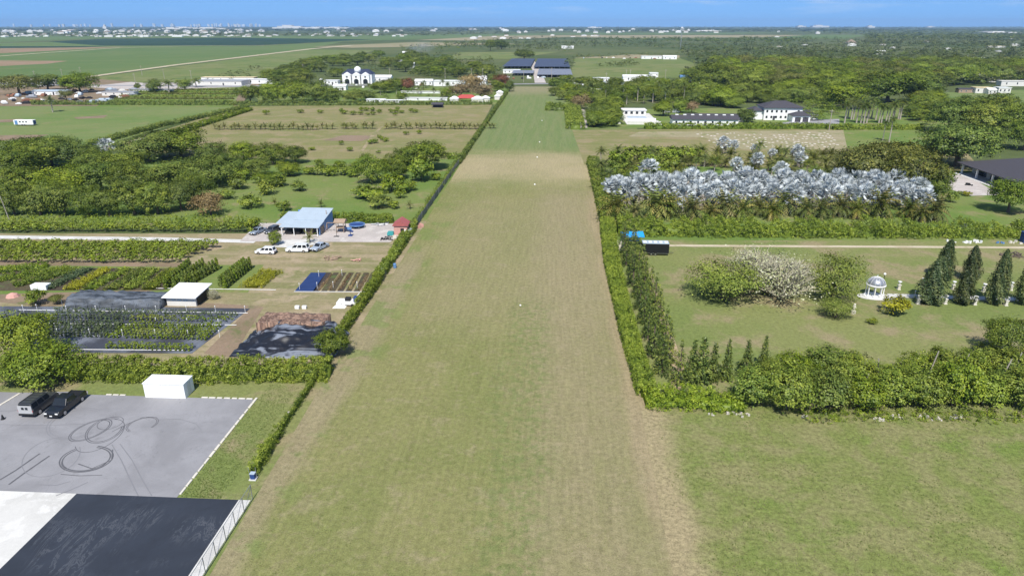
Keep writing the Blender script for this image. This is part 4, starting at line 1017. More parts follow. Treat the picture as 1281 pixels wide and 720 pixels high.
for x, y, w, h, k in [(310, 131, 34, 24, 'deep_tree'), (337, 130, 40, 26, 'bright_tree'), (362, 129, 44, 28, 'bright_tree'), (390, 129, 42, 28, 'mid_tree'), (412, 130, 34, 20, 'mid_tree'), (372, 112, 40, 18, 'mid_tree'), (440, 129, 30, 16, 'mid_tree'), (456, 127, 24, 14, 'deep_tree'), (478, 117, 34, 16, 'mid_tree'), (500, 114, 30, 14, 'bright_tree'), (502, 128, 16, 12, 'bright_tree'), (510, 115, 20, 16, 'red_tree'), (486, 112, 20, 12, 'brown_tree'),
                      (558, 122, 20, 12, 'mid_tree'), (575, 124, 34, 18, 'brown_tree'), (600, 124, 34, 18, 'brown_tree'), (590, 116, 40, 16, 'brown_tree'), (622, 115, 20, 14, 'mid_tree'), (628, 108, 22, 14, 'red_tree'), (637, 115, 14, 14, 'deep_tree'), (617, 104, 18, 12, 'blueg_' if 0 else 'mid_tree')]:
    tr(k, x, y, w, h, 'red-flowering tree at the far left corner of the airstrip' if (k, x) == ('red_tree', 628) else 'reddish tree among the estate gardens' if k == 'red_tree' else 'brown leafed tree beside the red tent' if k == 'brown_tree' and x > 560 else 'brownish tree in front of the white mansion' if k == 'brown_tree' else 'tree in the estate gardens left of the airstrip', None if k == 'red_tree' else 'brown trees by the red tent' if k == 'brown_tree' and x > 560 else 'estate garden trees')
for i, (x, y) in enumerate(spots([(325, 105), (345, 88), (420, 75), (505, 68), (570, 78), (610, 90), (615, 96), (560, 98), (480, 88), (470, 80), (420, 84), (420, 98), (345, 110)], 64, seed=12, mind=6)):
    tr('mid_tree' if i % 3 else 'deep_tree', x, y, (15 + (y - 70) * .25) * rnd.uniform(.8, 1.2), (8 + (y - 70) * .12) * rnd.uniform(.8, 1.3))
for i in range(18): tr('green_palm', 505 + rnd.uniform(-60, 60), 122 + rnd.uniform(-14, 6), 9, 11, 'small palm in the estate gardens', 'estate palms', 'palm')
for i, (x, y, w, h, lb) in enumerate([(613, 64, 14, 14, 'dark tree group beyond the shade houses, left one'), (627, 62, 20, 12, 'wide dark tree beyond the shade houses')]): tr('deep_tree', x, y, w, h, lb, None)
tr('deep_tree', 655, 75, 26, 11, 'dark tree on the far side of the shade houses', None)

# right of the airstrip
rt = 'tree in the gardens right of the airstrip'; rg = 'garden trees right of the airstrip'
for x, y, w, h, k in [(742, 160, 20, 20, 'mid_tree'), (727, 137, 26, 18, 'brown_tree'), (755, 140, 30, 18, 'bright_tree'), (768, 138, 26, 18, 'bright_tree'), (831, 146, 26, 20, 'bright_tree'), (852, 142, 22, 18, 'mid_tree'), (866, 142, 18, 14, 'brown_tree'), (936, 154, 26, 18, 'deep_tree'), (760, 156, 26, 14, 'mid_tree'), (768, 159, 16, 12, 'bright_tree'), (880, 128, 44, 26, 'bright_tree'), (905, 134, 44, 26, 'bright_tree'), (840, 126, 30, 16, 'mid_tree'), (930, 124, 40, 22, 'bright_tree'), (892, 112, 60, 18, 'deep_tree'), (1048, 120, 40, 18, 'bright_tree'), (990, 122, 44, 20, 'bright_tree'), (1020, 112, 40, 16, 'mid_tree')]:
    tr(k, x, y, w, h, rt, rg)
tr('deep_tree', 1120, 130, 76, 40, 'huge dark spreading tree behind the royal palms', None); tr('mid_tree', 1060, 138, 60, 34, 'broad mid green tree left of the huge dark tree', None); tr('deep_tree', 1160, 128, 50, 28, 'dark tree right of the huge spreading one', None)
for i, (x, y) in enumerate(spots([(696, 130), (690, 106), (850, 108), (880, 118), (840, 126), (760, 124)], 34, seed=21, mind=8)): tr('mid_tree' if i % 3 else 'deep_tree', x, y, 20 * rnd.uniform(.8, 1.2), 12 * rnd.uniform(.8, 1.3), rt, rg)
for i in range(22): tr('royal_palm', 724 + i * 9 + rnd.uniform(-4, 4), 128 + rnd.uniform(-6, 3), 12, rnd.uniform(13, 22), 'slim palm beyond the gravel drive', 'palms beyond the gravel drive', 'palm', foot=False)
for i in range(19):
    plant('royal_palm', 1056 + i * 3.9 + rnd.uniform(-1.2, 1.2), 153 + rnd.uniform(-5, 2), 19, rnd.uniform(21, 27), 'royal palm with a pale trunk in the line behind the clipped hedge', 'palm', 'royal palms behind the clipped hedge', foot=False)
plant('royal_palm', 1112, 178, 16, 32, 'lone tall palm in front of the clipped hedge', 'palm', foot=False); plant('royal_palm', 1104, 176, 12, 26, 'shorter palm beside the lone tall palm', 'palm', foot=False)
POOL = [[(776, 162), (772, 131), (830, 131), (826, 162)]]
mid_sh = []
for poly, n, sd in [([(715, 136), (700, 112), (860, 110), (1060, 118), (1050, 136), (960, 128), (840, 134), (740, 130)], 300, 91), ([(738, 160), (732, 138), (800, 136), (775, 160)], 50, 92), ([(1000, 152), (1010, 128), (1060, 128), (1050, 150)], 40, 93), ([(1130, 150), (1150, 120), (1180, 124), (1165, 158)], 50, 94)]:
    for x, y in spots(poly, n, POOL, sd): q = G(x, y); mid_sh.append((q.x, q.y, rnd.uniform(5, 10), rnd.uniform(3, 6.5)))
joined('shrubbery', mid_sh, 'bright', 260, leafk=.17)
mid_sh = []
for poly, n, sd in [([(325, 131), (345, 108), (420, 106), (540, 110), (640, 108), (618, 128), (520, 124), (430, 130)], 150, 95)]:
    for x, y in spots(poly, n, (), sd): q = G(x, y); mid_sh.append((q.x, q.y, rnd.uniform(4, 8), rnd.uniform(2, 4.5)))
joined('shrubbery', mid_sh, 'mid', 200, leafk=.18)
for i, (x, y) in enumerate(spots([(722, 128), (700, 116), (850, 114), (1060, 122), (1050, 132), (960, 130), (930, 138), (840, 130), (742, 134)], 44, POOL, 23, 10) + spots([(742, 158), (738, 142), (776, 140), (770, 158)], 7, POOL, 24, 8) + spots([(1136, 150), (1150, 126), (1182, 128), (1165, 158)], 10, (), 25, 9)):
    tr(('mid_tree', 'bright_tree', 'deep_tree', 'bright_tree')[i % 4], x, y, 27 * rnd.uniform(.7, 1.25), 16 * rnd.uniform(.75, 1.25), rt, rg)
# woodland to the right: nearest as single trees, the rest as one mass
wr = [(690, 104), (700, 92), (712, 88), (716, 60), (850, 62), (860, 100), (880, 108), (1000, 110), (1175, 118), (1290, 108), (1290, 58), (1080, 50), (960, 52), (860, 56), (700, 48), (640, 48), (560, 55), (560, 60), (640, 63), (712, 66), (714, 80)]
hol = [[(712, 97), (720, 68), (850, 68), (880, 88), (850, 98)], [(1175, 118), (1180, 108), (1290, 104), (1290, 120)]]
near = [p for p in spots([(880, 110), (855, 98), (870, 84), (1290, 84), (1290, 106), (1180, 118), (1000, 116)], 135, hol, 31, 8)]
for i, (x, y) in enumerate(near):
    tr(('mid_tree', 'bright_tree', 'bright_tree', 'olive_tree', 'deep_tree')[i % 5], x, y, (13 + (y - 60) * .52) * rnd.uniform(.75, 1.25), (7 + (y - 60) * .22) * rnd.uniform(.75, 1.3), 'tree in the broad woodland at the upper right', 'trees of the upper right woodland')
def mass(poly, n, mat, seed, holes=(), wm=10, hm=8, nl=100, name='far_woods', lk=.24):
    it = []
    for x, y in spots(poly, n, holes, seed):
        p = G(x, y); it.append((p.x, p.y, wm * rnd.uniform(.7, 1.5), hm * rnd.uniform(.6, 1.4)))
    joined(name, it, mat, nl, leafk=lk)
mass([(850, 108), (870, 84), (1290, 78), (1290, 104), (1170, 116), (1000, 116)], 420, 'bright', 61, hol, 10, 7, 200, lk=.18); mass(wr, 1700, 'far', 41, hol, 12, 9); mass(wr, 1700, 'farlight', 42, hol, 12, 8)
mass([(715, 72), (850, 68), (850, 70), (715, 74)], 40, 'far', 43, (), 9, 5); mass([(745, 84), (790, 76), (800, 84)], 40, 'farlight', 44, (), 8, 4)
mass([(500, 68), (640, 58), (640, 52), (560, 53), (500, 60)], 120, 'far', 45)
mass([(512, 97), (520, 82), (615, 74), (625, 92), (560, 99)], 170, 'farlight', 46, (), 8, 5)
mass([(325, 104), (345, 88), (440, 72), (560, 66), (600, 76), (520, 84), (430, 100)], 130, 'far', 47, (), 8, 6)
mass([(230, 104), (330, 84), (330, 103)], 40, 'far', 48, (), 8, 4); mass([(-10, 105), (130, 101), (130, 104), (-10, 109)], 40, 'far', 49, (), 8, 4)
# belts of trees towards the horizon
mass([(-20, 47), (-20, 39), (330, 39), (560, 41), (700, 41), (640, 44), (420, 47), (330, 46)], 700, 'far', 51, (), 22, 9, 40, lk=.36)
mass([(-40, 39.5), (-40, 33.4), (1320, 33.4), (1320, 39.5)], 2400, 'far', 52, (), 60, 11, 24, lk=.45)
mass([(640, 41), (1320, 39), (1320, 50), (1085, 50), (1080, 44), (980, 41)], 1100, 'far', 53, (), 20, 9, 40, lk=.36)
mass([(1080, 52), (1320, 44), (1320, 62), (1080, 56)], 420, 'far', 54, (), 13, 9, 60, lk=.3)
mass([(700, 49), (960, 49), (1060, 49), (960, 55), (760, 52)], 260, 'farlight', 55, (), 15, 9, 60, lk=.3)

mound = MB().lathe([(.7, 0), (.62, .16), (.3, .32), (.02, .36)], n=9).mesh('mulch_mound', M['rock'])
for i, (x, y) in enumerate(spots([(862, 167), (1035, 166), (1052, 184), (905, 184)], 130, (), 88, 4)):
    o = link('mulch_mound', mound); o.location = G(x, y); o.rotation_euler = (0, 0, rnd.uniform(0, 6)); o.scale = (rnd.uniform(.8, 1.4), rnd.uniform(.5, .9), rnd.uniform(.5, .8)); tag(o, 'small pale mound of dry mulch in the pale plot', 'mound', 'pale mounds in the plot')
# ------------------------------------------------------------ vehicles
def car(name, label, px, py, rz, paint, kind='suv', L_=4.7, W_=1.9, H_=1.7, group=None, cat='car', pale_rear=False, world=None):
    """front looks along local -Y"""
    p = G(px, py)
    t = empty(name, p, rz, label, cat, group)
    pm = wet(name + '_paint', paint, .32, 0.0, .6)
    hl, hw = L_ / 2, W_ / 2
    clr, bz = .28, H_ * (.60 if kind != 'sedan' else .62)
    if kind == 'boxy': bz = H_ * .62; clr = .35
    if kind == 'pickup': clr = .38
    # lower body: side outline in (y,z), extruded over the width, with tumblehome
    hood = {'suv': bz * .93, 'sedan': bz * .92, 'boxy': bz * .98, 'pickup': bz * .95}[kind]
    out = [(-hl, clr + .08), (-hl + .06, hood * .82), (-hl + .28, hood), (-hl + L_ * .27, bz), (hl - .12, bz), (hl, bz * .86), (hl, clr + .06), (hl - .15, clr), (-hl + .15, clr)]
    mb = MB(); n = len(out)
    vs = [(-hw * (1 if z < bz * .75 else .95), y, z) for y, z in out] + [(hw * (1 if z < bz * .75 else .95), y, z) for y, z in out]
    fs = [tuple(range(n)), tuple(range(2 * n - 1, n - 1, -1))] + [(i, i + n, (i + 1) % n + n, (i + 1) % n) for i in range(n)]
    mb.add(vs, fs)
    body = mb.build('body', pm, t, bevel=.06)
    c0, c1, r0, r1 = {'suv': (-hl + L_ * .25, hl - .12, -hl + L_ * .42, hl - .45), 'sedan': (-hl + L_ * .27, hl - L_ * .16, -hl + L_ * .43, hl - L_ * .30),
                      'boxy': (-hl + L_ * .30, hl - .05, -hl + L_ * .37, hl - .12), 'pickup': (-hl + L_ * .27, -hl + L_ * .66, -hl + L_ * .38, -hl + L_ * .64)}[kind]
    z0, z1 = bz - .02, H_; wi, wo = hw * .80, hw * .93
    cb = MB().add([(-wo, c0, z0), (wo, c0, z0), (wo, c1, z0), (-wo, c1, z0), (-wi, r0, z1), (wi, r0, z1), (wi, r1, z1), (-wi, r1, z1)], [(3, 2, 1, 0), (4, 5, 6, 7), (0, 1, 5, 4), (1, 2, 6, 5), (2, 3, 7, 6), (3, 0, 4, 7)])
    cb.build('cabin', pm, t, bevel=.05)
    def pane(nm, a, b, c, d, m=.1, off=.02):
        A, B, C_, D = map(Vector, (a, b, c, d)); nn = (B - A).cross(D - A).normalized() * off
        q = lambda u, v: (A * (1 - u) + B * u) * (1 - v) + (D * (1 - u) + C_ * u) * v + nn
        i = lambda u, v: q(u, v) - nn * 1.6
        o = MB().add([q(m, m), q(1 - m, m), q(1 - m, 1 - m * .8), q(m, 1 - m * .8), i(m, m), i(1 - m, m), i(1 - m, 1 - m * .8), i(m, 1 - m * .8)], [(0, 1, 2, 3), (0, 4, 5, 1), (1, 5, 6, 2), (2, 6, 7, 3), (3, 7, 4, 0)]).build(nm, M['glass'], t)
        return o
    pane('windshield', (-wo, c0, z0), (wo, c0, z0), (wi, r0, z1), (-wi, r0, z1), .08)
    if not pale_rear: pane('rear_window', (wo, c1, z0), (-wo, c1, z0), (-wi, r1, z1), (wi, r1, z1), .12)
    for sg in (-1, 1):
        lo0, lo1 = Vector((sg * wo, c0, z0)), Vector((sg * wo, c1, z0)); hi0, hi1 = Vector((sg * wi, r0, z1)), Vector((sg * wi, r1, z1))
        k = 2 if kind in ('pickup', 'sedan') else 3
        for j in range(k):
            u0, u1 = j / k, (j + 1) / k
            a, b, c_, d = lo0.lerp(lo1, u0), lo0.lerp(lo1, u1), hi0.lerp(hi1, u1), hi0.lerp(hi1, u0)
            if sg > 0: pane('side_window', a, b, c_, d, .1)
            else: pane('side_window', b, a, d, c_, .1)
    wr_ = .34 if kind in ('sedan', 'suv') else .41
    for sx_ in (-1, 1):
        for yy in (-hl + L_ * .19, hl - L_ * .20):
            tm_ = MB(); tm_.tube([(sx_ * (hw - .20), yy, wr_), (sx_ * (hw + .03), yy, wr_)], wr_, 18)
            w_ = tm_.build('wheel', M['tyre'], t)
            MB().tube([(sx_ * (hw + .01), yy, wr_), (sx_ * (hw + .05), yy, wr_)], wr_ * .62, 12).build('rim', M['alu'], w_)
    for sx_ in (-1, 1):
        MB().box((sx_ * hw * .72, -hl - .005, hood * .78), (.36, .06, .16)).build('headlight', M['lamp'], t)
        MB().box((sx_ * hw * .84, hl + .005, bz * .80), (.22, .05, .24)).build('tail_light', M['red'], t)
        MB().box((sx_ * (hw + .09), c0 + .35, bz + .10), (.16, .10, .14)).build('mirror', pm, t)
    MB().box((0, -hl - .03, clr + .14), (W_ * .92, .14, .2)).build('bumper', M['black'], t)
    MB().box((0, hl + .03, clr + .14), (W_ * .92, .14, .2)).build('bumper', M['black'], t)
    MB().box((0, -hl - .012, hood * .62), (W_ * .5, .04, .2)).build('grille', M['black'], t)
    MB().box((0, -hl - .11, clr + .2), (.34, .02, .16)).build('number_plate', M['white'], t)
    if kind == 'pickup':
        y0_, y1_ = -hl + L_ * .68, hl - .12
        b_ = MB(); b_.b2(-hw * .82, hw * .82, y0_, y1_, bz + .005, bz + .02); b_.build('cargo_bed_cover', M['black'], t)
        b_ = MB()
        for sg in (-1, 1): b_.b2(sg * hw * .84, sg * hw * .95, y0_, y1_, bz, bz + .08)
        b_.build('bed_rail', pm, t)
    if kind == 'boxy' or pale_rear:
        pr = MB(); pr.box((0, hl + .02, bz * .98), (W_ * .88, .06, H_ * .55)); rp_ = pr.build('rear_panel', plain('pale_grey_panel', (.42, .42, .42), .6), t)
        for sg in (-1, 1): MB().box((sg * .26, hl + .06, bz * 1.12), (.34, .04, .34)).build('rear_pane', M['glass'], rp_)
        rk = MB()
        for sg in (-1, 1): rk.b2(sg * wi * .9 - .02, sg * wi * .9 + .02, r0 + .1, r1 - .1, H_ + .04, H_ + .08)
        for q in range(5): yy = r0 + .2 + (r1 - r0 - .4) * q / 4; rk.b2(-wi * .9, wi * .9, yy - .02, yy + .02, H_ + .0, H_ + .045)
        rk.build('roof_rack', M['black'], t)
    return t
car('parked_vehicle', 'boxy dark grey vehicle with a pale rear panel beside the large tree', 51, 510, math.pi, (.045, .047, .05), 'boxy', 5.0, 2.15, 2.05)
car('pickup_truck', 'black pickup truck parked next to the boxy grey vehicle', 84, 510, 0, (.008, .009, .013), 'pickup', 5.8, 2.05, 1.9, cat='pickup')
car('parked_car', 'white sports utility car on the dry grass beside the small round tree', 333, 317, -math.pi / 2 - .02, (.78, .78, .78), 'suv', 4.5, 1.85, 1.6)
car('parked_car', 'white estate truck with dark windows parked on the white slab edge', 373, 314.5, -math.pi / 2 + .03, (.72, .73, .72), 'suv', 5.2, 1.95, 1.85)
car('parked_car', 'silver blue car parked at an angle at the end of the white row', 400, 311.5, -.35, (.36, .42, .50), 'sedan', 4.8, 1.85, 1.5)
car('parked_car', 'blue grey sedan in the yard farthest left of the barn', 323, 291.5, -.3, (.25, .30, .38), 'sedan', 4.6, 1.8, 1.45)
car('parked_car', 'dark car close to the left post of the barn', 341, 290.5, -.25, (.07, .075, .085), 'suv', 4.4, 1.8, 1.55)

# ------------------------------------------------------------ sheds and yard
def windows(t, wall_y, xs, z0, z1, w, frame=True, mat='glass', face=-1):
    for x in xs:
        o = MB().b2(x - w / 2, x + w / 2, wall_y, wall_y + face * .05, z0, z1).build('window', M['white'] if frame else M[mat], t)
        if frame: MB().b2(x - w / 2 + .08, x + w / 2 - .08, wall_y + face * .04, wall_y + face * .065, z0 + .08, z1 - .08).build('pane', M[mat], o)

# white shed
a, b_ = G(182, 497), G(234, 497); sw = b_.x - a.x
t = empty('shed', ((a.x + b_.x) / 2, a.y, 0), 0, 'plain white box shed with a pale flat roof on the lawn', 'shed')
s = MB(); s.b2(-sw / 2, sw / 2, 0, 2.5, 0, 2.15); s.build('wall', M['white'], t, bevel=.02)
MB().b2(-sw / 2 - .06, sw / 2 + .06, -.06, 2.56, 2.153, 2.26).build('roof', M['white'], t)
MB().b2(sw / 2, sw / 2 + .03, .7, 1.7, .05, 1.95).build('door', M['offw'], t)
s = MB()
for k in range(13): s.b2(-sw / 2 + .25 + k * (sw - .5) / 12 - .015, -sw / 2 + .25 + k * (sw - .5) / 12 + .015, -.03, .0, .1, 2.1)
s.build('wall_rib', M['white'], t)
# chain-link fence
fx = -31.55
t = empty('chain_link_fence', (fx, 42, 0), 0, 'chain-link fence with steel posts along the white kerb strip', 'fence')
y_end = 17.2
for k in range(9):
    yy = y_end * k / 8
    p_ = MB().tube([(0, yy, 0), (0, yy, 1.9)], .04, 8); p_.build('post', M['steel'], t)
    if k < 8: MB().tube([(0.02, yy + .1, 0.02), (-.0, yy + y_end / 8, 1.75)], .018, 6).build('brace', M['steel'], t)
r_ = MB().tube([(0, 0, 1.88), (0, y_end, 1.88)], .03, 8); r_.tube([(0, 0, .1), (0, y_end, .1)], .015, 6); r_.build('rail', M['steel'], t)
r_ = MB(); n = int(y_end / .22)
for k in range(-8, n):
    y0_ = k * .22
    for dz in (1, -1):
        ya, yb_ = y0_, y0_ + 1.75; za, zb = (.1, 1.85) if dz > 0 else (1.85, .1)
        if ya < 0: za += (0 - ya) * dz; ya = 0
        if yb_ > y_end: zb -= (yb_ - y_end) * dz; yb_ = y_end
        if yb_ - ya > .1: r_.add([(.0, ya, za), (.0, yb_, zb), (.005, yb_, zb), (.005, ya, za), (.0, ya, za + .006), (.0, yb_, zb + .006)], [(0, 1, 2, 3), (0, 4, 5, 1)])
r_.build('wire_mesh', M['steel'], t)
# blue pump box at the end of the fence
p = G(319, 601); t = empty('utility_box', (p.x - .3, p.y + .3, 0), 0, 'blue box on a white plinth where the chain-link fence meets the hedge', 'utility box')
MB().b2(-.4, .4, -.35, .35, 0, .12).build('plinth', M['conc'], t); MB().b2(-.26, .26, -.24, .24, .12, .8).build('case', M['dblue'], t, bevel=.04); MB().b2(-.3, .3, -.27, .27, .803, .86).build('lid', M['bluer'], t)
s = MB()
for sx_ in (-.4, .4): s.tube([(sx_, 0, .18), (sx_, 0, 1.6)], .03, 6)
s.build('post', M['steel'], t)
# lot edging: rough white kerbs
s = MB(); rs = random.Random(3)
for k in range(15):
    y_ = y0 + .6 + k * (yb - y0) / 15
    s.box((LOTX + .12, y_ + .5, .07), (.26 + rs.uniform(-.05, .08), (yb - y0) / 15 * rs.uniform(.7, .98), .14))
tag(s.build('kerb', M['stone'], None, bevel=.03), 'broken white kerb along the right edge of the grey lot', 'kerb')
s = MB()
for k in range(7): s.box((LOTX - .8 - k * 1.05, yb + .12, .06), (.9 * rs.uniform(.6, 1.05), .24, .12))
for k in range(3): s.box((G(130 + k * 9, 499).x, yb + .12, .06), (.8, .24, .1))
tag(s.build('kerb', M['stone'], None, bevel=.03), 'broken white kerb along the back edge of the grey lot', 'kerb')
s = MB(); a, b_ = G(0, 507), G(25, 492)
for k in range(5): q = a.lerp(b_, (k + .5) / 5); s.box((q.x, q.y, .06), (.3, (b_ - a).length / 5 * .9, .12), math.atan2(-(b_ - a).x, (b_ - a).y))
tag(s.build('kerb', M['stone'], None, bevel=.03), 'short slanted kerb at the left corner of the grey lot', 'kerb')
p = G(4, 524); tag(MB().lathe([(.28, 0), (.3, .05), (.18, .1), (.08, .62), (.05, .66)], n=10).build('road_cone', M['black']), 'small dark cone standing on the grey lot at the left edge', 'cone').location = p
p = G(362, 516); tag(MB().lathe([(.2, 0), (.24, .1), (.12, .22)], n=8).build('stone', M['rock']), 'small white stone in the lawn right of the lot', 'stone').location = p

# white roofed nursery shed
a, b_ = G(208, 383), G(247, 383); w_ = b_.x - a.x; d_ = 5.5
t = empty('nursery_shed', (a.x, a.y, 0), 0, 'low building with a bright white sloping roof beside the dark shade tunnel', 'shed')
MB().b2(.15, w_ - .1, .2, d_, 0, 1.75).build('wall', M['offw'], t)
MB().add([(-.4, -.4, 1.76), (w_ + .3, -.4, 1.76), (w_ + .5, d_ + .4, 2.3), (-.2, d_ + .4, 2.3), (-.4, -.4, 1.9), (w_ + .3, -.4, 1.9), (w_ + .5, d_ + .4, 2.44), (-.2, d_ + .4, 2.44)], [(3, 2, 1, 0), (4, 5, 6, 7), (0, 1, 5, 4), (1, 2, 6, 5), (2, 3, 7, 6), (3, 0, 4, 7)]).build('roof', M['white'], t)
MB().b2(w_ - .1, w_ + .02, .6, d_ - .4, .1, 1.7).build('side_wall', M['black'], t); windows(t, .2, [1.5, 2.6, 3.7], 1.05, 1.4, .8, False, 'bluer')
# folds of dark shade cloth
shade, nt, bb = nodes('shade_cloth')
pp = pos(nt, (.16, 1.0, 1.0), R(12)); f1 = noise(nt, pp, .55, 5, .55, 1.4); f2 = noise(nt, pos(nt), .35, 4)
k = mth(nt, 'MULTIPLY', sstep(nt, f1, .50, .60), sstep(nt, f2, .36, .5))
nt.links.new(mix(nt, mth(nt, 'MULTIPLY', k, .7), (.012, .013, .018), (.27, .30, .36)), bb.inputs['Base Color']); bb.inputs['Roughness'].default_value = .38  # pale streaks are sheen along the folds, painted into the colour
def lumpy(name, x0, x1, y0_, y1_, hf, mat, nx=40, ny=20, parent=None, skirt=True):
    vs, fs = [], []
    for j in range(ny + 1):
        for i in range(nx + 1):
            u, v = i / nx, j / ny; vs.append((x0 + (x1 - x0) * u, y0_ + (y1_ - y0_) * v, max(.02, hf(u, v))))
    for j in range(ny):
        for i in range(nx): k = j * (nx + 1) + i; fs.append((k, k + 1, k + nx + 2, k + nx + 1))
    n = len(vs); ring = list(range(nx + 1)) + [j * (nx + 1) + nx for j in range(1, ny + 1)] + [ny * (nx + 1) + i for i in range(nx - 1, -1, -1)] + [j * (nx + 1) for j in range(ny - 1, 0, -1)]
    for r in ring: vs.append((vs[r][0], vs[r][1], .0))
    m_ = len(ring)
    for k in range(m_): fs.append((ring[k], ring[(k + 1) % m_], n + (k + 1) % m_, n + k))
    return MB().add(vs, fs).build(name, mat, parent, smooth=True)
from mathutils import noise as mn
def fold(u, v, s, a): return a * (mn.noise(Vector((u * 7, v * 5, s))) + .6 * mn.noise(Vector((u * 15 + v * 8, v * 11, s + 4))))
a, b_ = G(78, 386), G(206, 386)
t = empty('shade_tunnel', (a.x, a.y, 0), 0, 'long low tunnel of dark shade cloth left of the white roofed shed', 'shade tunnel')
tunc, nt, bb = nodes('tunnel_cloth')
nt.links.new(mix(nt, sstep(nt, noise(nt, pos(nt, (.3, 1, 1.5), R(10)), .7, 6, .6, .8), .4, .65), (.035, .042, .05), (.13, .15, .18)), bb.inputs['Base Color']); bb.inputs['Roughness'].default_value = .6
lumpy('cloth_cover', 0, b_.x - a.x - .5, .3, 5.5, lambda u, v: (1.5 * min(1, v * 6) + .25 * math.sin(v * 3.1) + fold(u * 2, v, 1,   .28)) * (1 if 0.01 < u < .99 else .5), tunc, 60, 18, t)
s = MB()
for k in range(9): xx = (b_.x - a.x - .5) * k / 8; s.tube([(xx, .25, 0), (xx, .25, 1.7)], .04, 6)
s.build('post', M['steel'], t)
lw = G(0, 372); t2 = tag(MB().box((0, 0, .5), (3.2, 1.6, 1.0)).build('pallet_stack', M['white'], None, bevel=.05), 'low white stacked boards at the left end of the shade tunnel', 'boards'); t2.location = G(52, 361)
p = G(16, 371); tag(MB().lathe([(1.2, 0), (.9, .5), (.2, .8)], n=9).build('soil_heap', M['pink']), 'small reddish heap of soil beside the dark bush', 'soil heap').location = p
# collapsed shade structure
x0_, x1_ = G(284, 449).x, G(417, 449).x; ya, yb_ = G(350, 448).y, G(372, 411).y
t = empty('collapsed_shade_house', (x0_, ya, 0), 0, 'collapsed shade house under sagging black cloth with a rusty top', 'shade house')
wx_ = x1_ - x0_
def hcol(u, v):
    base = 2.1 * min(1, max(0, (v - .0) * 2.4)) * min(1, u * 3.2 + .05) * min(1, (1 - u) * 7)
    return base * (.72 + .3 * v) + fold(u, v, 3, .5) * min(1, v * 4) + .1
lumpy('black_cloth', 0, wx_, 0, (yb_ - ya) * .86, hcol, shade, 60, 34, t)
rx0, rx1 = G(331, 411).x - x0_, G(413, 411).x - x0_
rust2, nt, bb = nodes('rusty_netting')
f1 = noise(nt, pos(nt, (1, 1, .15)), 1.6, 5, .7); nt.links.new(mix(nt, sstep(nt, f1, .4, .62), (.10, .06, .045), (.31, .20, .145)), bb.inputs['Base Color']); bb.inputs['Roughness'].default_value = .95
lumpy('rusty_top', rx0, rx1, (yb_ - ya) * .72, (yb_ - ya) * 1.12, lambda u, v: 2.35 + fold(u * 1.5, v, 6, .3), rust2, 40, 12, t)
s = MB()
for k in range(7): xx = rx0 + (rx1 - rx0) * k / 6; s.tube([(xx, (yb_ - ya) * .71, 0), (xx, (yb_ - ya) * .71, 2.9)], .06, 6)
s.build('post', M['wood'], t)
for x, y in ((372, 386), (381, 386)): tag(MB().box((0, 0, .3), (.8, .6, .6)).build('bucket', M['white'], None, bevel=.08), 'white tub behind the collapsed shade house', 'tub', 'white tubs behind the collapsed shade house').location = G(x, y)

# nursery ground cloth, pipes, risers, pots
cloth, nt, bb = nodes('ground_cloth')
f1 = noise(nt, pos(nt), .12, 5, .6); f2 = noise(nt, pos(nt, (1, .08, 1)), 3, 3)
nt.links.new(mix(nt, sstep(nt, f1, .42, .62), (.05, .053, .066), mix(nt, f2, (.11, .12, .15), (.20, .22, .26))), bb.inputs['Base Color']); bb.inputs['Roughness'].default_value = .55
sheet('ground_cloth', [(24, 441), (240, 442), (313, 386), (200, 384), (0, 383), (0, 410)], .045, cloth)
bcl, nt, bb = nodes('blue_ground_cloth')
nt.links.new(mix(nt, noise(nt, pos(nt), .6, 4), (.010, .026, .10), (.022, .05, .16)), bb.inputs['Base Color']); bb.inputs['Roughness'].default_value = .6
sheet('ground_cloth', [(368, 365), (393, 365), (408, 341), (389, 341)], .045, bcl)
for i in range(7):
    xa, xb = 391 + i * 10.2, 408 + i * 9.4
    sheet('ground_cloth', [(xa, 365), (xa + 7.4, 365), (xb + 6.6, 341), (xb, 341)], .045, plain('dark_bed_soil', (.045, .035, .032), .95, var=.4, scale=1.5, obj=False) if i == 0 else bpy.data.materials['dark_bed_soil'])
pipes = [((24, 388), (310, 392)), ((60, 405), (296, 407)), ((60, 420), (150, 421)), ((84, 437.5), (232, 438.5)), ((368, 365.2), (460, 365.6)), ((195, 361), (345, 363))]
plab = ['long white irrigation pipe at the back of the potted beds', 'white irrigation pipe across the middle of the potted beds', 'short white irrigation pipe at the left of the potted beds', 'white edging pipe at the front of the potted beds', 'white edging pipe before the blue bed', 'white edging pipe before the yellow bed']
for (a, b_), lb in zip(pipes, plab):
    A, B = G(*a), G(*b_); o = MB().tube([(0, 0, .12), tuple((B - A) + Vector((0, 0, .12)))], .055, 6).build('irrigation_pipe', M['white']); o.location = A; tag(o, lb, 'pipe')
riser = MB().tube([(0, 0, 0), (0, 0, 1.25)], .035, 6).lathe([(.09, 1.2), (.09, 1.32), (.02, 1.38)], n=6).mesh('sprinkler_riser', M['white'])
for x, y in [(84, 391), (121, 391), (158, 391), (196, 391), (234, 391), (270, 391), (307, 391), (196, 406), (235, 407), (274, 408), (73, 420), (113, 420), (154, 421), (195, 421), (236, 422), (275, 422), (30, 390), (47, 389), (375, 362), (397, 361), (417, 360), (447, 360), (399, 346), (428, 345)]:
    o = link('sprinkler_riser', riser); o.location = G(x, y); tag(o, 'thin white sprinkler riser standing in the potted beds' if x < 320 else 'thin white sprinkler riser in the blue and dark beds', 'sprinkler', 'sprinkler risers in the potted beds' if x < 320 else 'sprinkler risers in the dark beds')
pots = []
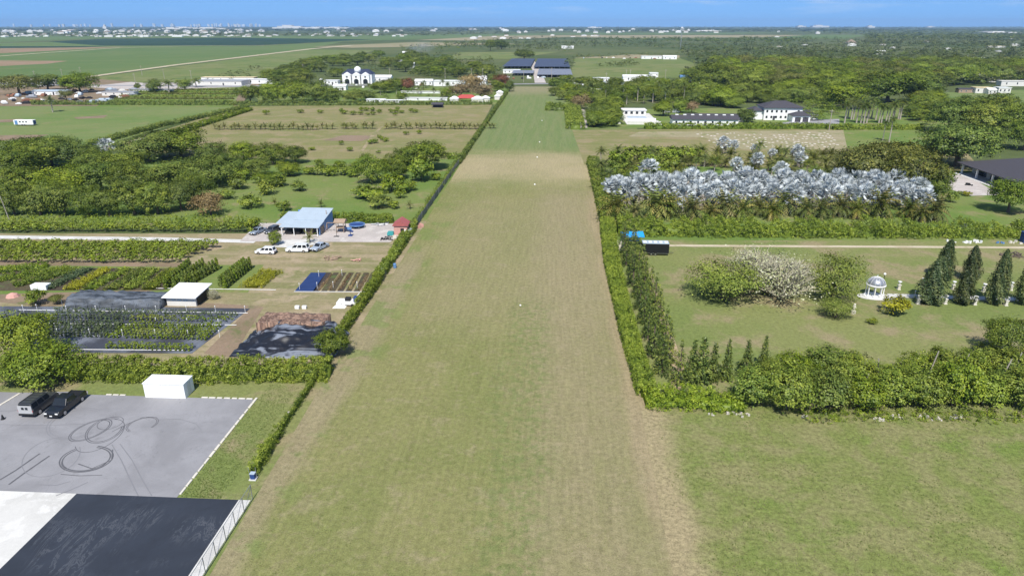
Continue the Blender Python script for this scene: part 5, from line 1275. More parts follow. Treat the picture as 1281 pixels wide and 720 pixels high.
for kind, cmn, sd in (('mid', 'mid', 1), ('blueg', 'blueg', 2), ('yel', 'pale', 3), ('brt', 'bright', 4)):
    V, T_ = crown_np(1500 + sd, .34, .75, .25, 5, 12, 10, .17); pots.append(quads_mesh('potted_plant_' + cmn, V, T_, L[cmn], MB().lathe([(.13, 0), (.17, .28), (.0, .28)], n=6)))
cnt = 0; rest = []
LIM = lambda u, r_: (LX0 + 14, LX1 - 1.0) if r_ < 2 else (LX0 + 2 - u * 7, LX1 - .5 + u * (LX2 - LX1))
LX0, LX1, LX2 = G(20, 438).x, G(244, 440).x, G(310, 388).x
bed = [(28, 436), (236, 437), (304, 389), (205, 387), (30, 387)]
from_y, to_y = G(150, 437).y, G(150, 387).y
nrow = int((to_y - from_y) / 1.02)
for r_ in range(nrow):
    yy = from_y + r_ * 1.02; u = r_ / nrow
    if r_ in (2, 3, 10): continue
    for k_ in range(76):
        xx = LX0 - 8 + k_ * .74
        lim0, lim1 = LIM(u, r_)
        if not lim0 < xx < lim1 or rnd.random() < .05: continue
        kd = 3 if r_ < 2 else (2 if (r_ in (10, 11, 12) and -72 < xx < -63) or (r_ in (5, 6) and -68 < xx < -62) else 1 if r_ > 12 or xx < -72 else (0 if int(-xx / 3.4) % 2 else 3))
        q = (xx + rnd.uniform(-.06, .06), yy + rnd.uniform(-.06, .06))
        if cnt < 296:
            o = link('potted_plant', pots[kd]); o.location = (*q, 0); o.rotation_euler = (0, 0, rnd.uniform(0, 6)); s_ = rnd.uniform(.95, 1.25); o.scale = (s_, s_, s_ * 1.1)
            tag(o, 'small potted plant in the front rows on the dark ground cloth', 'potted plant', 'potted plants on the ground cloth'); cnt += 1
        else: rest.append((*q, kd))
for kd in range(4):
    it = [(x, y, .8, .95) for x, y, k_ in rest if k_ == kd]
    if it: joined('potted_plant_rows', it, ['mid', 'blueg', 'pale', 'bright'][kd], 60, leafk=.4)
for i in range(5):
    hedge('seedling_row', [(399 + i * 12.5, 363), (415 + i * 11.5, 343)], .5, .3, 'brown', 'narrow row of brown seedlings in the dark beds', .14, 20, .3, cat='seedling row', group='seedling rows in the dark beds')

# white tent and debris by the airstrip hedge
p = G(436, 383); t = empty('white_trailer', p, 0, 'small white open trailer with dark machinery beside the airstrip hedge', 'trailer')
s = MB(); s.b2(-2.2, 1.6, -.2, 2.0, .35, .75); s.build('deck', M['white'], t, bevel=.03); MB().b2(-.8, .2, .6, 1.5, .755, 1.35).build('engine', M['black'], t, bevel=.08)
MB().b2(.9, 1.5, .2, 1.3, .755, 1.7).build('tank', M['dblue'], t, bevel=.1); s = MB().tube([(.6, .3, .76), (1.9, 1.2, 2.2)], .06, 6); s.build('jib', M['white'], t)
for sx_ in (-1.2, .8): MB().tube([(sx_, -.25, .3), (sx_, -.05, .3)], .3, 12).build('wheel', M['tyre'], t)
p = G(425, 384); o = MB().add([(-1.2, -.6, .02), (1.1, -.6, .02), (1.2, .5, .02), (-.7, .6, .02), (-.6, 0, .5), (.5, .05, .6)], [(0, 1, 5, 4), (1, 2, 5), (2, 3, 4, 5), (3, 0, 4)]).build('white_tarp', M['white']); o.location = p; tag(o, 'crumpled white tarp left of the small white trailer', 'tarp')
for nm, x, y, d, m_, lb in [('crate', 492, 320, (1.1, .9, .9), 'white', 'white crate against the hedge below the red playhouse'), ('barrel', 499, 311, (.8, .8, .9), 'white', 'small white tub against the hedge under the playhouse'), ('compressor', 479, 342, (1.6, 1.0, 1.1), 'steel', 'grey machine at the corner of the dark beds'), ('barrel', 494, 335, (.7, .7, 1.0), 'blue', 'blue grey drum tucked in the airstrip hedge')]:
    if nm == 'barrel': o = MB().lathe([(d[0] * .42, 0), (d[0] * .5, .1), (d[0] * .5, d[2] - .1), (d[0] * .42, d[2])], n=14).build(nm, M[m_])
    else:
        s = MB(); s.box((0, 0, d[2] * .4), (d[0], d[1], d[2] * .8)); s.box((.1, 0, d[2] * .9), (d[0] * .6, d[1] * .7, d[2] * .2)); o = s.build(nm, M[m_], None, bevel=.05)
    o.location = G(x, y); tag(o, lb, nm)
def heap(name, px, py, w, h, mat, label, cat, seed=1, n=14, long=True):
    rs = random.Random(seed); s = MB(); k = w
    for i in range(n):
        a = rs.uniform(0, 3.14); l = k * rs.uniform(.3, .6) if long else k * rs.uniform(.12, .25)
        x, y, z = rs.uniform(-k / 2, k / 2), rs.uniform(-k / 3, k / 3), rs.uniform(.05, h)
        if long: s.tube([(x - l / 2 * math.cos(a), y - l / 2 * math.sin(a), z * .5), (x + l / 2 * math.cos(a), y + l / 2 * math.sin(a), z * rs.uniform(.3, 1))], rs.uniform(.06, .14), 6)
        else: s.box((x, y, z * .5), (l, l * rs.uniform(.6, 1.2), max(.12, z)), a)
    o = s.build(name, M[mat]); o.location = G(px, py); return tag(o, label, cat)
heap('branch_pile', 414, 324, 3.2, .8, 'wood', 'brown pile of cut branches on the dry grass', 'branch pile', 1, 26); heap('branch_pile', 446, 326, 1.6, .5, 'pink', 'small pile of reddish timber on the dry grass', 'timber pile', 2, 9)
heap('debris_pile', 499, 297, 3.0, .7, 'stone', 'scattered white rubbish in front of the red playhouse', 'rubbish pile', 3, 18, False); heap('debris_pile', 483, 299, 2.6, .9, 'black', 'dark scrap heap left of the red playhouse', 'scrap heap', 4, 16); heap('debris_pile', 522, 284, 3.0, .8, 'pink', 'pinkish rubble right of the red playhouse', 'rubble pile', 5, 20, False); heap('debris_pile', 476, 281, 3.2, .6, 'steel', 'grey scrap along the back edge of the gravel yard', 'scrap heap', 6, 14)
# blue barn
a, b_ = G(354, 294), G(400, 294.5); w_ = b_.x - a.x; d_ = 10.5
t = empty('metal_barn', (a.x, a.y, 0), -.03, 'pale blue metal barn with an open front and sloping roof', 'barn')
def slab(mb, x0, x1, ya, za, yb, zb, th=.12): return mb.add([(x0, ya, za), (x1, ya, za), (x1, yb, zb), (x0, yb, zb), (x0, ya, za + th), (x1, ya, za + th), (x1, yb, zb + th), (x0, yb, zb + th)], [(3, 2, 1, 0), (4, 5, 6, 7), (0, 1, 5, 4), (1, 2, 6, 5), (2, 3, 7, 6), (3, 0, 4, 7)])
rf = slab(MB(), -.5, w_ + .3, -.6, 2.15, 3.6, 2.75).build('lean_to_roof', M['bluer'], t); s = slab(MB(), 1.2, w_ + .3, 3.6, 2.9, d_ + .4, 4.1); s.build('roof', M['bluer'], t)
slab(MB(), -2.4, 1.2, 2.0, 2.3, d_, 3.1).build('side_roof', M['bluer'], t)
s = MB(); s.b2(.2, w_ - .15, d_ - .15, d_, 0, 3.7); s.build('back_wall', M['blue'], t)
s = MB().add([(w_, .2, 0), (w_, d_ - .2, 0), (w_, d_ - .2, 3.9), (w_, 3.6, 2.85), (w_, .2, 2.2), (w_ + .12, .2, 0), (w_ + .12, d_ - .2, 0), (w_ + .12, d_ - .2, 3.9), (w_ + .12, 3.6, 2.85), (w_ + .12, .2, 2.2)], [(0, 1, 2, 3, 4), (9, 8, 7, 6, 5), (0, 5, 6, 1), (1, 6, 7, 2), (2, 7, 8, 3), (3, 8, 9, 4), (4, 9, 5, 0)]); s.build('side_wall', M['blue'], t)
MB().b2(w_ + .12, w_ + .16, 1.0, 3.6, 0, 2.0).build('side_door', M['glass'], t)
for xx in (0, w_ * .33, w_ * .66, w_ - .2): MB().b2(xx - .08, xx + .08, -.4, -.24, 0, 2.14).build('post', M['white'], t)
for xx, cl_ in ((1.2, 'black'), (3.2, 'black'), (6.4, 'wood')):
    o = MB().box((0, 0, .55), (1.7, 2.2, .7)).box((0, .2, 1.1), (1.4, 1.3, .5), 0, .85); 
    for q in (-.6, .6): o.tube([(-.9, q, .32), (.9, q, .32)], .32, 10)
    o = o.build('stored_machine', M[cl_], None, bevel=.05); o.location = Vector((a.x + xx, a.y + 1.6, 0)); tag(o, {1.2: 'dark tractor stored under the left bay of the barn', 3.2: 'black machine stored in the middle bay of the barn', 6.4: 'brown equipment stored in the right bay of the barn'}[xx], 'machine')
p = G(410, 285); o = MB().tube([(0, 0, 0), (0, 0, 4.6)], .09, 8).build('pole', M['wood']); o.location = p; tag(o, 'bare wooden pole at the right wall of the barn', 'pole')
# play frame, trampoline, hoop
p = G(427, 290); t = empty('play_frame', p, 0, 'weathered wooden climbing frame with a slide beside the trampoline', 'play frame')
for sx_ in (-.9, .9):
    for sy in (-.8, .8): MB().tube([(sx_, sy, 0), (sx_, sy, 2.6)], .09, 6).build('post', M['wood'], t)
MB().b2(-1.1, 1.1, -1, 1, 1.2, 1.32).build('platform', M['wood'], t); MB().gable(-1.0, 1.0, -.9, .9, 2.6, .8).build('roof', M['wood'], t)
MB().add([(1.0, -.4, 1.35), (1.0, .4, 1.35), (3.0, .4, .15), (3.0, -.4, .15), (1.0, -.4, 1.22), (1.0, .4, 1.22), (3.0, .4, .02), (3.0, -.4, .02)], [(0, 1, 2, 3), (7, 6, 5, 4), (0, 3, 7, 4), (1, 5, 6, 2), (0, 4, 5, 1), (3, 2, 6, 7)]).build('slide', M['dblue'], t)
s = MB(); s.tube([(-.9, 0, 2.3), (-3.4, 0, 2.3)], .08, 6)
for sy in (-.9, .9): s.tube([(-3.4, 0, 2.3), (-3.7, sy, 0)], .07, 6)
s.build('swing_beam', M['wood'], t)
for xx in (-1.8, -2.7):
    s = MB(); s.b2(xx - .2, xx + .2, -.1, .1, .5, .55)
    for q in (-.18, .18): s.tube([(xx + q, 0, .54), (xx + q, 0, 2.25)], .015, 4)
    s.build('swing', M['black'], t)
p = G(446, 285.5); t = empty('trampoline', (p.x, p.y + .6, 0), 0, 'round dark blue trampoline in the gravel yard', 'trampoline')
MB().lathe([(1.75, .82), (1.75, .9), (.02, .9)], n=28).build('mat', M['dblue'], t); s = MB()
s.tube([(1.95 * math.cos(k * .2244), 1.95 * math.sin(k * .2244), .88) for k in range(29)], .11, 6, False); s.build('rim', M['blue'], t)
for k in range(6): aa = k * 1.047; MB().tube([(1.9 * math.cos(aa), 1.9 * math.sin(aa), 0), (1.9 * math.cos(aa), 1.9 * math.sin(aa), .85)], .05, 6).build('leg', M['steel'], t)
p = G(438.5, 295); t = empty('basketball_stand', p, 0, 'blue basketball stand in front of the trampoline', 'basketball stand')
MB().b2(-.5, .5, -.4, .4, 0, .25).build('base', M['dblue'], t); MB().tube([(0, 0, .25), (0, 0, 1.5), (0, -.3, 2.1)], .1, 8).build('pole', M['dblue'], t); MB().b2(-.5, .5, -.36, -.3, 1.7, 2.35).build('backboard', M['blue'], t)
p = G(421, 296); o = MB().box((0, 0, .06), (1.3, .6, .12)).tube([(0, 0, .1), (.1, 0, 1.7)], .05, 6).build('hoop_stand', M['black']); o.location = p; tag(o, 'dark portable post on a flat base left of the basketball stand', 'post')
# red playhouse
p = G(502, 296); t = empty('playhouse', p, .05, 'small faded red playhouse with a dark doorway next to the hedge', 'playhouse')
MB().b2(-1.7, 1.5, 0, 3.4, 0, 2.7).build('wall', M['pink'], t); MB().gable(-1.7, 1.5, 0, 3.4, 2.71, 1.4, .3, 'y').build('roof', M['roofr'], t)
MB().b2(-.1, .75, -.04, .01, 0, 2.1).build('doorway', M['black'], t); MB().b2(.85, 1.25, -.12, -.02, 0, 1.9).build('door', M['white'], t); MB().b2(1.6, 2.4, .3, 2.4, 0, 1.6).build('annex', M['bluer'], t)
p = G(489, 294.5); o = MB().box((0, 0, .5), (1.6, 1.2, .7)).box((0, 0, .95), (1.3, .9, .25)).build('plastic_bin', M['teal'], None, bevel=.06); o.location = p; tag(o, 'teal plastic chest left of the red playhouse', 'chest')
# screen fence along the strip
t = empty('screen_fence', (HX + .2, 166, 0), 0, 'grey mesh screen fence between the playhouse and the dark hedge', 'fence')
scr, nt, bb = nodes('mesh_screen'); nt.links.new(mix(nt, noise(nt, pos(nt), .7, 5), (.10, .11, .09), (.24, .24, .22)), bb.inputs['Base Color']); bb.inputs['Roughness'].default_value = .9
for k in range(22): MB().tube([(0, k * 4, 0), (0, k * 4, 2.0)], .05, 6).build('post', M['steel'], t)
lumpy_s = MB()
for k in range(42): lumpy_s.add([(.04 * math.sin(k * 2.1), k * 2, .05), (.04 * math.sin(k * 2.1 + 2.1), k * 2 + 2, .05), (.1 * math.sin(k * 1.3 + 1.3), k * 2 + 2, 1.8), (.1 * math.sin(k * 1.3), k * 2, 1.8)], [(0, 1, 2, 3)])
o = lumpy_s.build('mesh_panel', scr, t); sm = o.modifiers.new('thick', 'SOLIDIFY'); sm.thickness = .03
hedge('creeper_growth', [(HX - .7, 168), (HX - .8, 210), (HX - .6, 250)], [.9, 1.1, 1.2], [.9, 1.2, 1.5], 'mid', 'low creepers growing against the grey screen fence', .3, 12, .8, px=False, cat='creeper')

# runway markers
mk = MB().lathe([(.22, 0), (.26, .06), (.12, .3), (.02, .34)], n=10).mesh('runway_marker', M['white'])
for x, y, lb in [(651, 382, 'nearest tiny white marker on the airstrip'), (669, 231, 'tiny white marker on the pale band of the airstrip'), (672, 197, 'tiny white marker at the far edge of the pale band'), (675, 178, 'tiny white marker on the green part of the airstrip'), (678, 151, 'larger white marker near the far end of the airstrip')]:
    o = link('runway_marker', mk); o.location = G(x, y); s_ = .7 if y > 300 else 1.1; o.scale = (s_,) * 3; tag(o, lb, 'marker')

# ------------------------------------------------------------ trailer, tarp and junk, right of the hedge
a, b_ = G(803, 319.5), G(836, 319.5); w_ = b_.x - a.x
t = empty('cargo_trailer', ((a.x + b_.x) / 2, a.y, 0), -.02, 'long black box trailer with a pale roof parked by the dirt track', 'trailer')
MB().b2(-w_ / 2, w_ / 2, 0, 2.4, .5, 2.75).build('box_body', wet('trailer_black', (.008, .008, .012), .4), t, bevel=.05); MB().b2(-w_ / 2 + .02, w_ / 2 - .02, .03, 2.37, 2.752, 2.86).build('roof', M['bluer'], t)
s = MB()
for k in range(5): xx = -w_ / 2 + .6 + k * (w_ - 1.2) / 4; s.b2(xx - .35, xx + .35, .6, 1.7, 2.862, 2.92)
s.build('roof_panel', M['white'], t)
for sx_ in (-w_ * .15, w_ * .0):
    for yy in (.0, 2.22):
        w2 = MB().tube([(sx_, yy - .04, .36), (sx_, yy + .2, .36)], .36, 14).build('wheel', M['tyre'], t)
        MB().tube([(sx_, yy - .06 if yy < 1 else yy + .18, .36), (sx_, yy - .045 if yy < 1 else yy + .22, .36)], .18, 10).build('rim', M['alu'], w2)
MB().tube([(w_ / 2, 1.2, .5), (w_ / 2 + 1.2, 1.2, .45)], .07, 6).build('tow_bar', M['black'], t)
MB().b2(-w_ / 2, w_ / 2, -.02, .0, .52, .6).build('trim_strip', M['alu'], t); MB().b2(w_ / 2, w_ / 2 + .03, .5, 1.9, .6, 2.5).build('end_door', M['black'], t)
p = G(792, 309); t = empty('canopy', p, .1, 'bright blue tarp canopy between the hedge and the black trailer', 'canopy')
MB().gable(-2.3, 2.3, -.2, 3.6, 2.4, .9, .15).build('tarp', M['tarp'], t)
for sx_ in (-2.2, 2.2):
    for sy in (-.1, 3.5): MB().tube([(sx_, sy, 0), (sx_, sy, 2.4)], .05, 6).build('pole', M['steel'], t)
MB().b2(-2.3, 2.3, 3.5, 3.56, .3, 2.38).build('back_sheet', M['tarp'], t)
heap('junk_pile', 773, 311, 3.0, 1.9, 'stone', 'white and pinkish junk heaped beside the conifers and canopy', 'junk pile', 8, 26, False)
for i, (x, y, w, m_, lb) in enumerate([(1190, 303, 2.0, 'white', 'white rubbish sheet by the dirt track, farthest left'), (1207, 303.5, 2.4, 'white', 'two white sheets lying by the dirt track'), (1222, 303, 2.0, 'white', 'white plastic heap by the dirt track before the dark pile'), (1250, 304, 1.6, 'blue', 'blue grey drum heap by the dirt track'), (1269, 304, 2.2, 'stone', 'pale rubble heap near the right edge by the track')]):
    heap('rubbish_heap', x, y, w, .6, m_, lb, 'rubbish heap', 20 + i, 9, False)
heap('branch_pile', 1268, 320, 4.5, .7, 'bark', 'dark branch pile at the right edge below the track', 'branch pile', 30, 30)
p = G(1281, 303); o = MB().box((0, 0, 1.2), (1.4, 1.6, 2.4)).box((0, 0, 2.5), (1.6, 1.8, .12)).build('water_tank', M['dblue'], None, bevel=.1); o.location = p; tag(o, 'dark blue tank cut by the right edge near the track', 'tank')
p = G(1206, 284); o = MB().lathe([(.6, 0), (.8, .3), (.7, .7), (.3, .9)], n=10).build('covered_grill', M['steel']); o.location = p; tag(o, 'small grey covered object on the house lawn behind the hedge', 'grill')

# ------------------------------------------------------------ gazebo garden
t = empty('gazebo', (cg.x - .2, cg.y + .25, .05), 0, 'round white gazebo with a grey dome on a white terrace', 'gazebo')
MB().lathe([(1.8, 0), (1.8, .12), (1.72, .16), (.01, .16)], n=28).build('base', M['white'], t)
for k in range(8):
    aa = 2 * math.pi * (k + .5) / 8; c_ = (1.5 * math.cos(aa), 1.5 * math.sin(aa), .16)
    MB().lathe([(.17, 0), (.17, .12), (.10, .2), (.085, 1.9), (.12, 1.98), (.16, 2.1)], c_, 10).build('column', M['white'], t)
s = MB(); s.lathe([(1.38, 2.26), (1.7, 2.26), (1.76, 2.36), (1.7, 2.5), (1.38, 2.5)], n=28); s.build('ring_beam', M['white'], t)
dm = [(1.6 * math.cos(x), 2.5 + 1.35 * math.sin(x)) for x in [0.02 + i * .19 for i in range(9)]]
MB().lathe(dm, n=28).build('dome', wet('dome_metal', (.34, .36, .40), .35, .5), t, smooth=True)
s = MB()
for k in range(12):
    aa = 2 * math.pi * k / 12; s.tube([(r * 1.012 * math.cos(aa), r * 1.012 * math.sin(aa), z + .01) for r, z in dm], .03, 4, False)
s.build('dome_rib', M['white'], t); MB().lathe([(.08, 3.82), (.12, 3.95), (.05, 4.08), (.02, 4.3)], n=8).build('finial', M['white'], t)
urn_ped = MB().b2(-.3, .3, -.3, .3, 0, .14).b2(-.22, .22, -.22, .22, .14, .92).b2(-.3, .3, -.3, .3, .92, 1.04).mesh('pedestal', M['stone'])
urn_bowl = MB().lathe([(.14, 1.04), (.07, 1.14), (.1, 1.22), (.26, 1.42), (.3, 1.6), (.36, 1.68), (.3, 1.7), (.02, 1.62)], n=12).mesh('urn', M['white'], True)
urns = [(1124, 362, 'urn pedestal standing alone behind the gazebo walk'), (1148, 380, 'front urn pedestal left of the broad dark cypress'), (1182, 380, 'front urn pedestal right of the broad dark cypress'), (1219, 381, 'front urn pedestal left of the dense spindle cypress'), (1258, 382, 'front urn pedestal right of the dense spindle cypress'), (1192, 362, 'back urn pedestal behind the broad dark cypress'), (1230, 365, 'back urn pedestal behind the open topped cypress'), (1264, 363, 'back urn pedestal nearest the right edge'), (1154, 358, 'partly hidden urn pedestal left behind the broad cypress')]
for x, y, lb in urns:
    o = empty('urn_pedestal', G(x, y), 0, lb, 'urn'); link('pedestal', urn_ped, o); link('bowl', urn_bowl, o)
p = G(1067, 392); o = MB().lathe([(.4, 0), (.45, .5), (.3, .9), (.38, 1.2), (.2, 1.6), (.24, 1.8), (.05, 1.95)], n=10).build('statue', M['stone']); o.location = p; tag(o, 'weathered pale statue half hidden by the low shrub', 'statue')
p = G(1144, 371); t = empty('path_lamp', p, 0, 'low white globe lamp beside the garden walk', 'lamp'); MB().tube([(0, 0, 0), (0, 0, .9)], .05, 6).build('post', M['white'], t); MB().lathe([(.02, .88), (.18, 1.0), (.2, 1.1), (.12, 1.24), (.01, 1.28)], n=10).build('globe', M['lamp'], t, True)
p = G(1103, 362); t = empty('garden_lamp', p, 0, 'tall thin lamp post with a white globe behind the gazebo', 'lamp'); MB().tube([(0, 0, 0), (0, 0, 3.0)], .06, 8).build('post', M['black'], t); MB().lathe([(.02, 2.95), (.2, 3.05), (.25, 3.2), (.2, 3.36), (.02, 3.45)], n=12).build('globe', M['lamp'], t, True)
for i, (x, y, w) in enumerate([(915, 517, 1.2), (933, 520, 1.6), (1006, 521, .9), (1100, 524, 1.4), (1122, 521, 1.6), (1155, 520, 1.4), (1195, 521, 1.8), (1170, 524, 1.2), (1066, 484, 1.0), (890, 519, .9)]):
    heap('rock_pile', x, y, w, .35, 'rock', 'pale coral rubble at the edge of the shrub belt', 'rock pile', 40 + i, 7, False)['group'] = 'coral rubble along the shrub belt'

# ------------------------------------------------------------ houses
def house(name, label, px, py, w, d, h, roof='hip', rh=2.0, rz=0.0, wall='white', rm='roofd', nwin=4, nst=1, doors=1, over=.6, cat='house', group=None, winw=1.1, base=None):
    p = base or G(px, py); t = empty(name, p, rz, label, cat, group)
    MB().b2(-w / 2, w / 2, 0, d, 0, h).build('wall', M[wall], t)
    if roof == 'hip': MB().hip(-w / 2, w / 2, 0, d, h + .003, rh, over).build('roof', M[rm], t)
    elif roof == 'gable': MB().gable(-w / 2, w / 2, 0, d, h + .003, rh, over).build('roof', M[rm], t)
    else: MB().b2(-w / 2 - over, w / 2 + over, -over, d + over, h + .003, h + .3).build('roof', M[rm], t)
    sh = h / nst
    for s_ in range(nst):
        xs = [-w / 2 + w * (k + .5) / nwin for k in range(nwin)] if nwin else []
        if s_ == 0 and doors and nwin > 1: xs.pop(len(xs) // 2)
        windows(t, 0, xs, s_ * sh + sh * .35, s_ * sh + sh * .78, winw)
    if doors: MB().b2(-.6 + w * .5 / max(nwin, 1) * (1 if nwin % 2 == 0 else 0), .6 + w * .5 / max(nwin, 1) * (1 if nwin % 2 == 0 else 0), -.05, 0, 0.02, 2.1).build('door', M['roofd'], t)
    return t
# dark roofed house at the right edge
p = G(1203, 223); q = G(1252, 246)
t = empty('bungalow', (p.x + 5.0, q.y, 0), 0, 'bungalow with a broad dark hipped roof and pillared terrace at the right edge', 'house')
W1 = 34; D1 = (p.y - q.y) + 4
ux = (q.x - p.x)
s = MB(); s.hip(-1.5, W1, -1.5, D1 + 6, 3.35, 3.6, .4, 9); s.build('roof', M['roofd'], t)
MB().b2(3.2, W1 - 1, 3.2, D1 + 5, 0, 3.3).build('wall', M['offw'], t)
for k in range(5): MB().b2(-.9, -.4, .2 + k * (D1 + 4) / 4 - .25, .2 + k * (D1 + 4) / 4 + .25, 0, 3.34).build('pillar', M['white'], t)
for k in range(5): MB().b2(3.0 + k * 6.5, 3.5 + k * 6.5, -1.0, -.5, 0, 3.34).build('pillar', M['white'], t)
for k in range(4): MB().b2(3.14, 3.2, 4.4 + k * (D1) / 4, 4.4 + (k + .7) * D1 / 4, .2, 2.7).build('glass_door', M['glass'], t)
for k in range(4): MB().b2(5 + k * 6, 9 + k * 6, 3.14, 3.2, .3, 2.7).build('window', M['glass'], t)
MB().b2(-3, 3.1, -3, D1 + 5, 0, .12).build('terrace', M['conc'], t); MB().b2(3.4, 12, -3.2, -2.9, 0, 1.0).build('terrace_wall', M['white'], t)
heap('patio_furniture', 1213, 232, 2.2, .8, 'black', 'dark outdoor furniture grouped under the pillared terrace', 'furniture', 60, 12, False)
# stable building
t = house('stable', 'long low white building with a dark ridged roof behind the hedge', 882, 157, 33, 8, 2.9, 'gable', 1.9, 0, 'white', 'roofd', 9, 1, 1, .6, 'stable')
s = MB()
for k in range(8): s.b2(-14 + k * 4 - .8, -14 + k * 4 + .8, 3.6, 4.4, 4.6, 5.1)
s.build('skylight', M['white'], t)
b = G(882, 157); t = house('barn_annex', 'second dark roofed wing right behind the long stable', 0, 0, 30, 6, 2.6, 'gable', 1.4, 0, 'offw', 'roofd', 7, 1, 0, .4, 'stable', base=(b.x + 8, b.y + 14, 0))
house('cottage', 'small dark roofed cottage left behind the long stable', 840, 141, 10, 8, 2.8, 'hip', 1.6, 0, 'white', 'roofd', 3)
# white pool terrace
b = G(806, 156); t = empty('pool_house', b, 0, 'white open pool pavilion on stepped terraces left of the stable', 'pavilion')
MB().b2(-9, 9, 0, 14, 0, .3).build('terrace', M['offw'], t); MB().b2(-9.5, 8, 14.05, 44, 0, .6).build('upper_terrace', M['conc'], t); MB().b2(-8.5, 8.5, 0.1, .5, .303, 1.6).build('front_wall', M['offw'], t); MB().b2(-8, 5, 34, 43, .603, 3.2).build('room', M['offw'], t); MB().b2(-8.4, 5.4, 33.6, 43.4, 3.203, 3.5).build('roof', M['white'], t)
windows(t, 34, [-6, -3, 0, 3], 1.2, 2.8, 1.6); MB().b2(-6, 4, 19, 30, .602, .7).build('pool', M['bluer'], t); MB().b2(-9.3, 7.8, 14.1, 14.5, .603, 1.5).build('balustrade', M['white'], t)
# villa
b = G(982, 153); t = empty('villa', b, 0, 'large white two storey villa with dark hipped roofs and garages', 'villa')
MB().b2(-9, 11, 8, 22, 0, 6.4).build('wall', M['white'], t); MB().hip(-9, 11, 8, 22, 6.403, 3.2, .8).build('roof', M['roofd'], t)
MB().b2(4, 13, 1, 7.9, 0, 3.2).build('garage', M['white'], t); MB().hip(4, 13, 1, 7.9, 3.203, 2.0, .6).build('garage_roof', M['roofd'], t)
MB().b2(13.5, 21, 12, 19, 0, 3.4).build('side_wing', M['white'], t); MB().hip(13.5, 21, 12, 19, 3.403, 1.6, .6).build('side_roof', M['roofd'], t)
MB().b2(-15, -9.1, 10, 19, 0, 4.6).build('left_wing', M['white'], t); MB().hip(-15, -9.1, 10, 19, 4.603, 2.0, .6).build('left_roof', M['roofd'], t)
for k in range(2): MB().b2(5.2 + k * 4, 8.2 + k * 4, .95, 1.0, .1, 2.5).build('garage_door', M['roofd'], t)
windows(t, 8, [-7.5, -5, -2.5, 0, 2.5], 1.0, 2.4, 1.2); windows(t, 8, [-7.5, -5, -2.5, 0, 2.5, 9], 4.0, 5.4, 1.2); MB().b2(-4.2, -3.0, 7.94, 8.0, .05, 2.3).build('door', M['roofd'], t)
# white mansion left of the strip
b = G(446, 105.5); t = empty('mansion', b, .0, 'white mansion with three gabled bays and a navy roof', 'mansion')
MB().b2(-13, 13, 3, 15, 0, 8).build('wall', M['white'], t); MB().hip(-13, 13, 3, 15, 8.003, 4, .3, 4).build('roof', M['roofn'], t)
for k, xx in enumerate((-8, 0, 8)):
    MB().b2(xx - 3.4, xx + 3.4, 0, 3, 0, 7.5).build('bay', M['white'], t); MB().gable(xx - 3.4, xx + 3.4, 0, 3, 7.503, 2.4, .2, 'y').build('gable', M['white'], t)
    o = MB(); o.prism([(xx - 2, .2), (xx + 2, .2), (xx + 2, 3.0), (xx + 1.4, 4.0), (xx, 4.5), (xx - 1.4, 4.0), (xx - 2, 3.0)], -.06, 0); o.build('arched_window', M['glass'], t); windows(t, 0, [xx], 5.4, 6.6, 1.5, False)
MB().lathe([(3, 0), (3, 2.6), (2.6, 3.6), (1.2, 4.6), (.05, 4.9)], (0, 7, 9.5), 12).build('cupola', M['white'], t, True)
